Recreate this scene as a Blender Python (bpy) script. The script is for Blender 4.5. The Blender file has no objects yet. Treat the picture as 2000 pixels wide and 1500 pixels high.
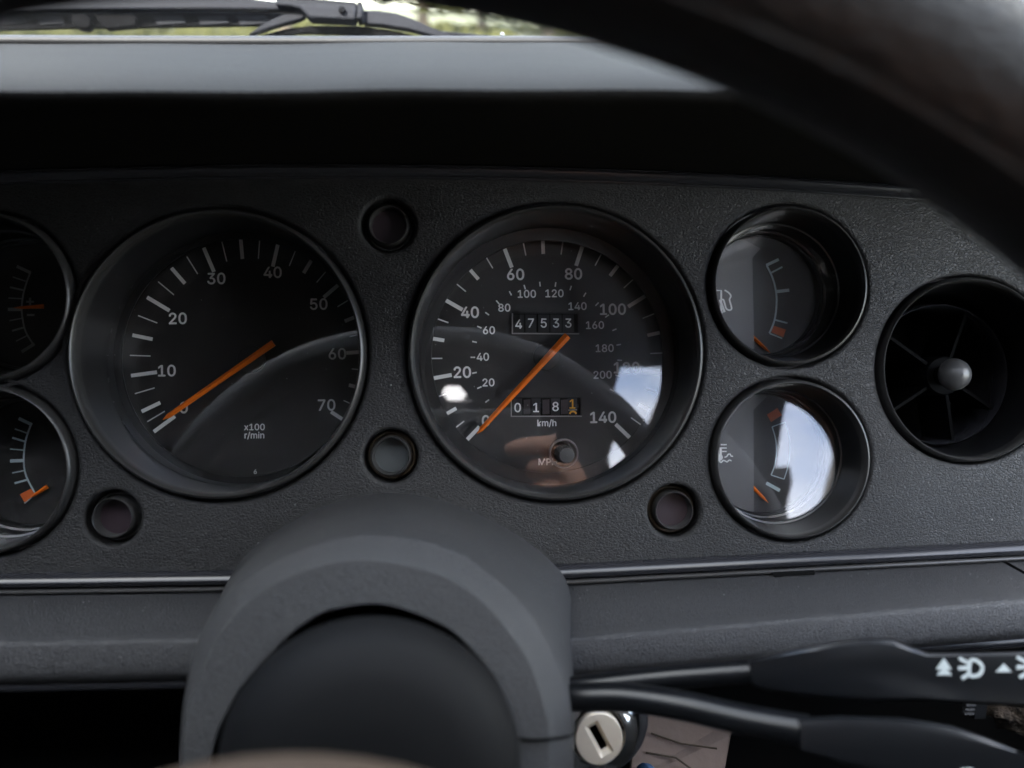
import bpy, bmesh, math, random
from mathutils import Matrix, Vector
R = math.radians
random.seed(7)
sc = bpy.context.scene
COL = sc.collection

# ---------------------------------------------------------------- frames
# panel frame: X right, Y into the dashboard, Z up along the instrument panel.
# The panel leans back by LEAN, the world is Z up.
LEAN = 27.0
W = Matrix.Rotation(R(-LEAN), 4, 'X')
FPX, CXP, CYP = 1500.0, 1000.0, 750.0     # focal length / centre in photograph pixels
FOOT = (912.0, 770.0)                      # pixel where the panel normal through the lens lands
CAMD = 0.30
yaw = math.atan((CXP - FOOT[0]) / FPX)
pit = math.atan((FOOT[1] - CYP) / FPX)
# camera axes in the panel frame
fwd = Vector((math.sin(yaw) * math.cos(pit), math.cos(yaw) * math.cos(pit), math.sin(pit)))
rgt = Vector((math.cos(yaw), -math.sin(yaw), 0))
upv = rgt.cross(fwd)
CAM = Vector((0, -CAMD, 0))

def at(px, py, Y=0.0):
    d = fwd + rgt * ((px - CXP) / FPX) + upv * ((CYP - py) / FPX)
    t = (Y - CAM.y) / d.y
    return CAM + d * t

def mpp(Y):                                # metres per photograph pixel at depth Y
    return (Y + CAMD) / FPX

# ---------------------------------------------------------------- camera
cam = bpy.data.cameras.new('camera')
cam.sensor_width = 36.0
cam.lens = 36.0 * FPX / 2000.0
cam.clip_start, cam.clip_end = 0.005, 500.0
cam.dof.use_dof = True
cam.dof.focus_distance = 0.345
cam.dof.aperture_fstop = 6.4
cam.dof.aperture_blades = 7
camo = bpy.data.objects.new('camera', cam); COL.objects.link(camo)
m = Matrix.Identity(4)
for i in range(3):
    m[i][0], m[i][1], m[i][2], m[i][3] = rgt[i], upv[i], -fwd[i], CAM[i]
camo.matrix_world = W @ m
sc.camera = camo

# ---------------------------------------------------------------- world and sun
SUN_EL, SUN_AZ = 39.0, 205.0               # sun behind and to the left of the car
world = bpy.data.worlds.new('World'); sc.world = world
world.use_nodes = True
nt = world.node_tree; nt.nodes.clear()
out = nt.nodes.new('ShaderNodeOutputWorld'); bg = nt.nodes.new('ShaderNodeBackground')
sky = nt.nodes.new('ShaderNodeTexSky'); sky.sky_type = 'NISHITA'; sky.sun_disc = False
sky.sun_elevation = R(SUN_EL); sky.sun_rotation = R(SUN_AZ)
tc = nt.nodes.new('ShaderNodeTexCoord')
mp = nt.nodes.new('ShaderNodeMapping'); mp.inputs['Scale'].default_value = (1.0, 1.0, 2.2)
mp.inputs['Location'].default_value = (0.1, 0.75, 0.3)
nz = nt.nodes.new('ShaderNodeTexNoise'); nz.inputs['Scale'].default_value = 2.3; nz.inputs['Detail'].default_value = 6
cr = nt.nodes.new('ShaderNodeValToRGB'); cr.color_ramp.elements[0].position = 0.41; cr.color_ramp.elements[1].position = 0.64
mx = nt.nodes.new('ShaderNodeMix'); mx.data_type = 'RGBA'
mx.inputs['B'].default_value = (11.0, 10.8, 10.6, 1)   # sunlit cloud, in the sky node's own units
nt.links.new(tc.outputs['Generated'], mp.inputs['Vector']); nt.links.new(mp.outputs[0], nz.inputs['Vector'])
nt.links.new(nz.outputs['Fac'], cr.inputs[0]); nt.links.new(cr.outputs[0], mx.inputs['Factor'])
nt.links.new(sky.outputs[0], mx.inputs['A']); nt.links.new(mx.outputs['Result'], bg.inputs['Color'])
bg.inputs['Strength'].default_value = 0.15
nt.links.new(bg.outputs[0], out.inputs[0])

sun = bpy.data.lights.new('sun', 'SUN'); sun.energy = 3.0; sun.angle = R(0.5); sun.color = (1, .95, .87)
suno = bpy.data.objects.new('sun', sun); COL.objects.link(suno)
az = R(SUN_AZ)
sdir = Vector((math.sin(az) * math.cos(R(SUN_EL)), math.cos(az) * math.cos(R(SUN_EL)), math.sin(R(SUN_EL))))
suno.rotation_euler = sdir.to_track_quat('Z', 'Y').to_euler(); suno.location = (0, 0, 20)

vs = sc.view_settings
vs.view_transform = 'Standard'; vs.look = 'None'; vs.gamma = 1.0; vs.use_curve_mapping = False
vs.exposure = 3.35
sc.render.engine = 'CYCLES'
cy = sc.cycles
cy.use_denoising = True; cy.max_bounces = 8; cy.diffuse_bounces = 4; cy.glossy_bounces = 5
cy.transparent_max_bounces = 20; cy.caustics_reflective = False; cy.caustics_refractive = False
cy.sample_clamp_indirect = 6.0

# ---------------------------------------------------------------- materials
def mat(name, col, rough=0.5, metal=0.0, spec=0.5, bump=None, vary=0.0, vscale=60.0, coat=0.0, rvary=0.0):
    """bump = (kind, scale, strength, distance); vary = brightness variation of the colour by noise"""
    M = bpy.data.materials.new(name); M.use_nodes = True
    n = M.node_tree; b = n.nodes['Principled BSDF']
    b.inputs['Base Color'].default_value = (*col, 1); b.inputs['Roughness'].default_value = rough
    b.inputs['Metallic'].default_value = metal; b.inputs['Specular IOR Level'].default_value = spec
    b.inputs['Coat Weight'].default_value = coat
    t = n.nodes.new('ShaderNodeTexCoord')
    if vary or rvary:
        z = n.nodes.new('ShaderNodeTexNoise'); z.inputs['Scale'].default_value = vscale; z.inputs['Detail'].default_value = 6
        n.links.new(t.outputs['Object'], z.inputs['Vector'])
        if vary:
            c = n.nodes.new('ShaderNodeMix'); c.data_type = 'RGBA'
            c.inputs['A'].default_value = (*[v * (1 - vary) for v in col], 1)
            c.inputs['B'].default_value = (*[min(1, v * (1 + vary)) for v in col], 1)
            n.links.new(z.outputs['Fac'], c.inputs['Factor']); n.links.new(c.outputs['Result'], b.inputs['Base Color'])
        if rvary:
            q = n.nodes.new('ShaderNodeMapRange')
            q.inputs['From Min'].default_value = .3; q.inputs['From Max'].default_value = .7
            q.inputs['To Min'].default_value = max(.02, rough - rvary); q.inputs['To Max'].default_value = min(1, rough + rvary)
            n.links.new(z.outputs['Fac'], q.inputs['Value']); n.links.new(q.outputs[0], b.inputs['Roughness'])
    if bump:
        kind, s, st, dist = bump
        bp = n.nodes.new('ShaderNodeBump'); bp.inputs['Strength'].default_value = st; bp.inputs['Distance'].default_value = dist
        if kind == 'leather':
            mpp_ = n.nodes.new('ShaderNodeMapping'); mpp_.inputs['Scale'].default_value = (0.55, 1.0, 1.0)
            n.links.new(t.outputs['Object'], mpp_.inputs['Vector'])
            w = n.nodes.new('ShaderNodeTexNoise'); w.inputs['Scale'].default_value = s * .45; w.inputs['Detail'].default_value = 3
            n.links.new(mpp_.outputs[0], w.inputs['Vector'])
            ad = n.nodes.new('ShaderNodeMix'); ad.data_type = 'RGBA'; ad.blend_type = 'LINEAR_LIGHT'
            ad.inputs['Factor'].default_value = 1.1 / s
            n.links.new(mpp_.outputs[0], ad.inputs['A']); n.links.new(w.outputs['Color'], ad.inputs['B'])
            v = n.nodes.new('ShaderNodeTexVoronoi'); v.feature = 'DISTANCE_TO_EDGE'; v.inputs['Scale'].default_value = s
            n.links.new(ad.outputs['Result'], v.inputs['Vector'])
            r_ = n.nodes.new('ShaderNodeMapRange'); r_.inputs['From Max'].default_value = .22; r_.interpolation_type = 'SMOOTHSTEP'
            n.links.new(v.outputs['Distance'], r_.inputs['Value'])
            k = n.nodes.new('ShaderNodeTexNoise'); k.inputs['Scale'].default_value = s * 2.2; k.inputs['Detail'].default_value = 4
            n.links.new(mpp_.outputs[0], k.inputs['Vector'])
            a2 = n.nodes.new('ShaderNodeMath'); a2.operation = 'MULTIPLY_ADD'; a2.inputs[1].default_value = .7
            n.links.new(k.outputs['Fac'], a2.inputs[0]); n.links.new(r_.outputs[0], a2.inputs[2])
            n.links.new(a2.outputs[0], bp.inputs['Height'])
        else:
            k = n.nodes.new('ShaderNodeTexNoise'); k.inputs['Scale'].default_value = s; k.inputs['Detail'].default_value = 5
            n.links.new(t.outputs['Object'], k.inputs['Vector']); n.links.new(k.outputs['Fac'], bp.inputs['Height'])
        n.links.new(bp.outputs[0], b.inputs['Normal'])
    return M

def glass_mat(name, f0, tint=(1, 1, 1), rough=0.0, scratch=0.0, film=0.0):
    M = bpy.data.materials.new(name); M.use_nodes = True
    n = M.node_tree; n.nodes.clear()
    o = n.nodes.new('ShaderNodeOutputMaterial'); mi = n.nodes.new('ShaderNodeMixShader')
    tr = n.nodes.new('ShaderNodeBsdfTransparent'); tr.inputs[0].default_value = (*tint, 1)
    g = n.nodes.new('ShaderNodeBsdfGlossy'); g.inputs['Roughness'].default_value = rough
    lw = n.nodes.new('ShaderNodeLayerWeight'); lw.inputs['Blend'].default_value = .5
    p = n.nodes.new('ShaderNodeMath'); p.operation = 'POWER'; p.inputs[1].default_value = 5
    q = n.nodes.new('ShaderNodeMath'); q.operation = 'MULTIPLY_ADD'; q.inputs[1].default_value = 1 - f0; q.inputs[2].default_value = f0
    n.links.new(lw.outputs['Facing'], p.inputs[0]); n.links.new(p.outputs[0], q.inputs[0])
    n.links.new(q.outputs[0], mi.inputs[0]); n.links.new(tr.outputs[0], mi.inputs[1]); n.links.new(g.outputs[0], mi.inputs[2])
    if scratch:
        # fine wiping scratches: a sparse streaky bump plus dust that roughens the surface
        t = n.nodes.new('ShaderNodeTexCoord'); mp_ = n.nodes.new('ShaderNodeMapping')
        mp_.inputs['Rotation'].default_value = (0, R(35), 0); mp_.inputs['Scale'].default_value = (40, 40, 900)
        z = n.nodes.new('ShaderNodeTexNoise'); z.inputs['Scale'].default_value = 1.0; z.inputs['Detail'].default_value = 2
        n.links.new(t.outputs['Object'], mp_.inputs[0]); n.links.new(mp_.outputs[0], z.inputs['Vector'])
        rr = n.nodes.new('ShaderNodeMapRange'); rr.inputs['From Min'].default_value = .68; rr.inputs['From Max'].default_value = .8
        rr.inputs['To Min'].default_value = rough; rr.inputs['To Max'].default_value = scratch
        n.links.new(z.outputs['Fac'], rr.inputs['Value']); n.links.new(rr.outputs[0], g.inputs['Roughness'])
    if film:
        # a thin film of dirt spreads part of the reflection
        g2 = n.nodes.new('ShaderNodeBsdfGlossy'); g2.inputs['Roughness'].default_value = .24
        m2 = n.nodes.new('ShaderNodeMixShader'); m2.inputs[0].default_value = film
        n.links.new(g.outputs[0], m2.inputs[1]); n.links.new(g2.outputs[0], m2.inputs[2]); n.links.new(m2.outputs[0], mi.inputs[2])
    n.links.new(mi.outputs[0], o.inputs[0])
    return M

M = dict(
    fascia=mat('fascia_vinyl', (.0145, .0140, .0138), .45, spec=.34, bump=('leather', 1150, .5, .0004), rvary=.06, vscale=40),
    hood=mat('hood_vinyl', (.015, .0144, .0135), .72, spec=.04, bump=('leather', 900, .25, .0004), vary=.2, vscale=30),
    pad=mat('pad_vinyl', (.032, .0318, .0335), .44, bump=('leather', 1500, .6, .0003), vary=.12, vscale=30),
    trim=mat('trim_plastic', (.02, .02, .023), .25, bump=('noise', 300, .05, .0004)),
    lip=mat('lip_plastic', (.026, .025, .024), .33),
    bezel=mat('bezel_plastic', (.007, .007, .0075), .3),
    black=mat('black_plastic', (.03, .03, .03), .4),
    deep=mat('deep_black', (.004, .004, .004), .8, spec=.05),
    dial=mat('dial_face', (.024, .0225, .022), .5, bump=('noise', 5000, .12, .0001)),
    mask=mat('gauge_mask', (.12, .115, .115), .4, bump=('noise', 5000, .1, .0001)),  # grey plate, lightened further to hold a grey reflection in its colour
    ink=mat('white_ink', (.82, .82, .80), .55),
    inkgrey=mat('grey_ink', (.42, .43, .42), .55),
    inkblue=mat('pale_ink', (.50, .60, .62), .5),
    orange=mat('orange_paint', (.95, .19, .008), .4),
    orangeflat=mat('orange_ink', (.62, .12, .02), .5),
    amber=mat('amber_ink', (.85, .40, .02), .5),
    drum=mat('drum_plastic', (.004, .0045, .006), .5),
    drumedge=mat('drum_edge', (.3, .29, .28), .4),
    shroud=mat('shroud_plastic', (.034, .0338, .0345), .5, bump=('leather', 1500, .55, .0003), vary=.18, vscale=25, rvary=.08),
    hub=mat('hub_rubber', (.0035, .0036, .004), .7, spec=.15),
    leather=mat('rim_leather', (.0055, .0052, .005), .4, spec=.4, bump=('leather', 380, .3, .0006)),
    brown=mat('warm_reflection_leather', (.04, .026, .016), .55),  # dark pad leather, a warm reflection put into its brown
    stalk=mat('stalk_plastic', (.0045, .005, .006), .3, spec=.4),
    print_=mat('stalk_print', (.40, .44, .43), .6, vary=.3, vscale=900),
    chrome=mat('chrome', (.8, .79, .77), .12, metal=1.0),
    dullchrome=mat('dull_chrome', (.22, .22, .22), .3, metal=.8),
    knob=mat('vent_knob', (.05, .049, .048), .34),
    satin=mat('satin_metal', (.86, .74, .58), .45, metal=.4, bump=('noise', 900, .12, .0002)),
    rubber=mat('rubber', (.03, .03, .032), .45, bump=('noise', 1800, .5, .0003)),
    lens=mat('lamp_lens', (.026, .017, .021), .35),
    lensg=mat('lamp_lens_grey', (.04, .045, .045), .5),
    brass=mat('aged_brass', (.05, .036, .022), .45, metal=.3, vary=.6, vscale=400),
    wiper=mat('wiper_paint', (.010, .0105, .0135), .7, spec=.1),
    wiperd=mat('wiper_rubber', (.003, .003, .0035), .9, spec=.05),
    tan=mat('tan_card', (.34, .26, .22), .75, vary=.25, vscale=18, bump=('noise', 40, .5, .004)),
    denim=mat('denim', (.04, .11, .24), .8, vary=.4, vscale=200),
    foam=mat('torn_foam', (.045, .032, .022), .9, vary=.8, vscale=500, bump=('noise', 700, 1, .002)),
    cabin=mat('cabin_dark', (.025, .024, .024), .8),
    liner=mat('headlining', (.055, .05, .048), .9),
    skin=mat('skin', (.55, .27, .17), .5, vary=.15, vscale=80),
    sleeve=mat('sleeve', (.05, .06, .09), .9),
    gglass=glass_mat('gauge_glass', .05, rough=.0, scratch=.05, film=.13),
    sglass=glass_mat('small_gauge_glass', .055, film=.08),
    wglass=glass_mat('windscreen_glass', .035, tint=(.97, .985, .98)),
    bark=mat('bark', (.09, .07, .05), .9),
    leafa=mat('leaf_dark', (.014, .021, .005), .6, vary=.5, vscale=.8),
    leafb=mat('leaf_mid', (.05, .055, .008), .6, vary=.5, vscale=.8),
    grass=mat('grass', (.052, .053, .013), .9, vary=.45, vscale=.35),
)

# ---------------------------------------------------------------- mesh helpers
ORG = {}
def props(o, label=None, cat=None, group=None, kind=None):
    if label: o['label'] = label
    if cat: o['category'] = cat
    if group: o['group'] = group
    if kind: o['kind'] = kind
    return o

def thing(name, origin, label, cat, group=None, M_=None):
    o = bpy.data.objects.new(name, None); o.empty_display_size = .01; COL.objects.link(o)
    o.matrix_world = (W if M_ is None else M_) @ Matrix.Translation(origin)
    ORG[o.name] = Vector(origin)
    return props(o, label, cat, group)

def obj(name, geo, material, parent=None, smooth=True, angle=35, origin=None, M_=None, bevel=0, weld=False):
    """geo = (verts, faces) in panel coordinates (world coordinates when M_ is the identity)"""
    v, f = geo
    if parent is not None: org = ORG[parent.name]
    else:
        org = Vector(origin) if origin is not None else sum((Vector(p) for p in v), Vector()) / len(v)
    me = bpy.data.meshes.new(name)
    me.from_pydata([tuple(Vector(p) - org) for p in v], [], f)
    bm = bmesh.new(); bm.from_mesh(me)
    if weld: bmesh.ops.remove_doubles(bm, verts=bm.verts, dist=1e-5)
    bmesh.ops.recalc_face_normals(bm, faces=bm.faces); bm.to_mesh(me); bm.free()
    if smooth:
        me.polygons.foreach_set('use_smooth', [True] * len(me.polygons))
        me.set_sharp_from_angle(angle=R(angle))
    me.materials.append(M[material])
    o = bpy.data.objects.new(name, me); COL.objects.link(o)
    if parent is not None: o.parent = parent
    else: o.matrix_world = (W if M_ is None else M_) @ Matrix.Translation(org)
    ORG[o.name] = org
    if bevel:
        md = o.modifiers.new('bevel', 'BEVEL'); md.width = bevel; md.segments = 3; md.limit_method = 'ANGLE'; md.angle_limit = R(40)
    return o

def merge(*gs):
    V, F = [], []
    for v, f in gs:
        n = len(V); V += list(v); F += [tuple(i + n for i in q) for q in f]
    return V, F

def lathe(cx, cz, prof, segs=128, cap0=False, cap1=False, tilt=0.0):
    V, F = [], []
    n = len(prof)
    for i in range(segs):
        a = 2 * math.pi * i / segs
        for r, y in prof: V.append((cx + r * math.cos(a), y, cz + r * math.sin(a)))
    for i in range(segs):
        j = (i + 1) % segs
        for k in range(n - 1): F.append((i * n + k, j * n + k, j * n + k + 1, i * n + k + 1))
    if cap0: F.append(tuple(i * n for i in range(segs)))
    if cap1: F.append(tuple(i * n + n - 1 for i in range(segs)))
    return V, F

def tube(path, rad, segs=16, caps=True, flat=1.0, up=Vector((0, 0, 1))):
    V, F = [], []
    P = [Vector(p) for p in path]; n = len(P)
    rads = rad if isinstance(rad, (list, tuple)) else [rad] * n
    for i in range(n):
        t = (P[min(i + 1, n - 1)] - P[max(i - 1, 0)]).normalized()
        s = t.cross(up); s = s.normalized() if s.length > 1e-6 else Vector((1, 0, 0))
        u = s.cross(t).normalized()
        for k in range(segs):
            a = 2 * math.pi * k / segs
            V.append(P[i] + s * math.cos(a) * rads[i] * flat + u * math.sin(a) * rads[i])
    for i in range(n - 1):
        for k in range(segs):
            l = (k + 1) % segs
            F.append((i * segs + k, i * segs + l, (i + 1) * segs + l, (i + 1) * segs + k))
    if caps: F += [tuple(range(segs)), tuple((n - 1) * segs + k for k in range(segs))]
    return V, F

def torus_geo(c, ax_u, ax_v, Rm, r, n=160, k=20, a0=0, a1=2 * math.pi):
    closed = abs(a1 - a0 - 2 * math.pi) < 1e-6
    V, F = [], []; w = ax_u.cross(ax_v).normalized()
    cnt = n if closed else n + 1
    for i in range(cnt):
        a = a0 + (a1 - a0) * i / n
        d = ax_u * math.cos(a) + ax_v * math.sin(a)
        for j in range(k):
            b = 2 * math.pi * j / k
            V.append(c + d * (Rm + r * math.cos(b)) + w * r * math.sin(b))
    for i in range(n):
        i2 = (i + 1) % cnt
        for j in range(k):
            j2 = (j + 1) % k
            F.append((i * k + j, i2 * k + j, i2 * k + j2, i * k + j2))
    return V, F

def loft(rows, closed=False):
    V, F = [], []; n = len(rows[0])
    for r in rows: V += [tuple(p) for p in r]
    for i in range(len(rows) - 1):
        for k in range(n if closed else n - 1):
            l = (k + 1) % n
            F.append((i * n + k, i * n + l, (i + 1) * n + l, (i + 1) * n + k))
    return V, F

def prism(pts, d):
    """closed polygon of points extruded by vector d"""
    n = len(pts); d = Vector(d)
    V = [Vector(p) for p in pts] + [Vector(p) + d for p in pts]
    F = [tuple(range(n)), tuple(range(2 * n - 1, n - 1, -1))]
    F += [(i, (i + 1) % n, n + (i + 1) % n, n + i) for i in range(n)]
    return V, F

def pxprism(pxs, Y, t):
    """outline given at depth Y, extruded t metres toward the reader"""
    return prism([at(x, y, Y) for x, y in pxs], (0, -t, 0))

def box(a, b):
    x0, y0, z0 = a; x1, y1, z1 = b
    return prism([(x0, y0, z0), (x1, y0, z0), (x1, y0, z1), (x0, y0, z1)], (0, y1 - y0, 0))

def bar(p, q, w, Y, t=.00015):
    """printed stroke from pixel p to q, w pixels wide, at depth Y"""
    a = Vector((q[0] - p[0], q[1] - p[1])); a.normalize(); n = Vector((-a.y, a.x)) * w / 2
    return pxprism([(p[0] + n.x, p[1] + n.y), (q[0] + n.x, q[1] + n.y), (q[0] - n.x, q[1] - n.y), (p[0] - n.x, p[1] - n.y)], Y, t)

def pol(c, r, deg): return (c[0] + r * math.cos(R(deg)), c[1] - r * math.sin(R(deg)))

def pline(pts, w, Y, t=.00015):
    """printed polyline of constant width with mitred corners"""
    L, Rr = [], []
    n = len(pts)
    for i, p in enumerate(pts):
        a = Vector(pts[min(i + 1, n - 1)]) - Vector(pts[max(i - 1, 0)]); a.normalize()
        q = Vector((-a.y, a.x)) * w / 2
        L.append((p[0] + q.x, p[1] + q.y)); Rr.append((p[0] - q.x, p[1] - q.y))
    return pxprism(L + Rr[::-1], Y, t)

def spline(pts, n=8):
    """Catmull-Rom through 2-D or 3-D points"""
    P = [Vector(p) for p in pts]; out_ = []
    for i in range(len(P) - 1):
        p0, p1, p2, p3 = P[max(i - 1, 0)], P[i], P[i + 1], P[min(i + 2, len(P) - 1)]
        for k in range(n):
            t = k / n
            out_.append(.5 * ((2 * p1) + (p2 - p0) * t + (2 * p0 - 5 * p1 + 4 * p2 - p3) * t * t + (3 * p1 - p0 - 3 * p2 + p3) * t ** 3))
    out_.append(P[-1]); return out_

def curve_mesh(cu):
    o = bpy.data.objects.new('tmp', cu); COL.objects.link(o)
    dg = bpy.context.evaluated_depsgraph_get(); dg.update()
    me = bpy.data.meshes.new_from_object(o.evaluated_get(dg))
    V = [v.co.copy() for v in me.vertices]; F = [tuple(p.vertices) for p in me.polygons]
    bpy.data.objects.remove(o); bpy.data.meshes.remove(me); bpy.data.curves.remove(cu)
    return V, F

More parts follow.
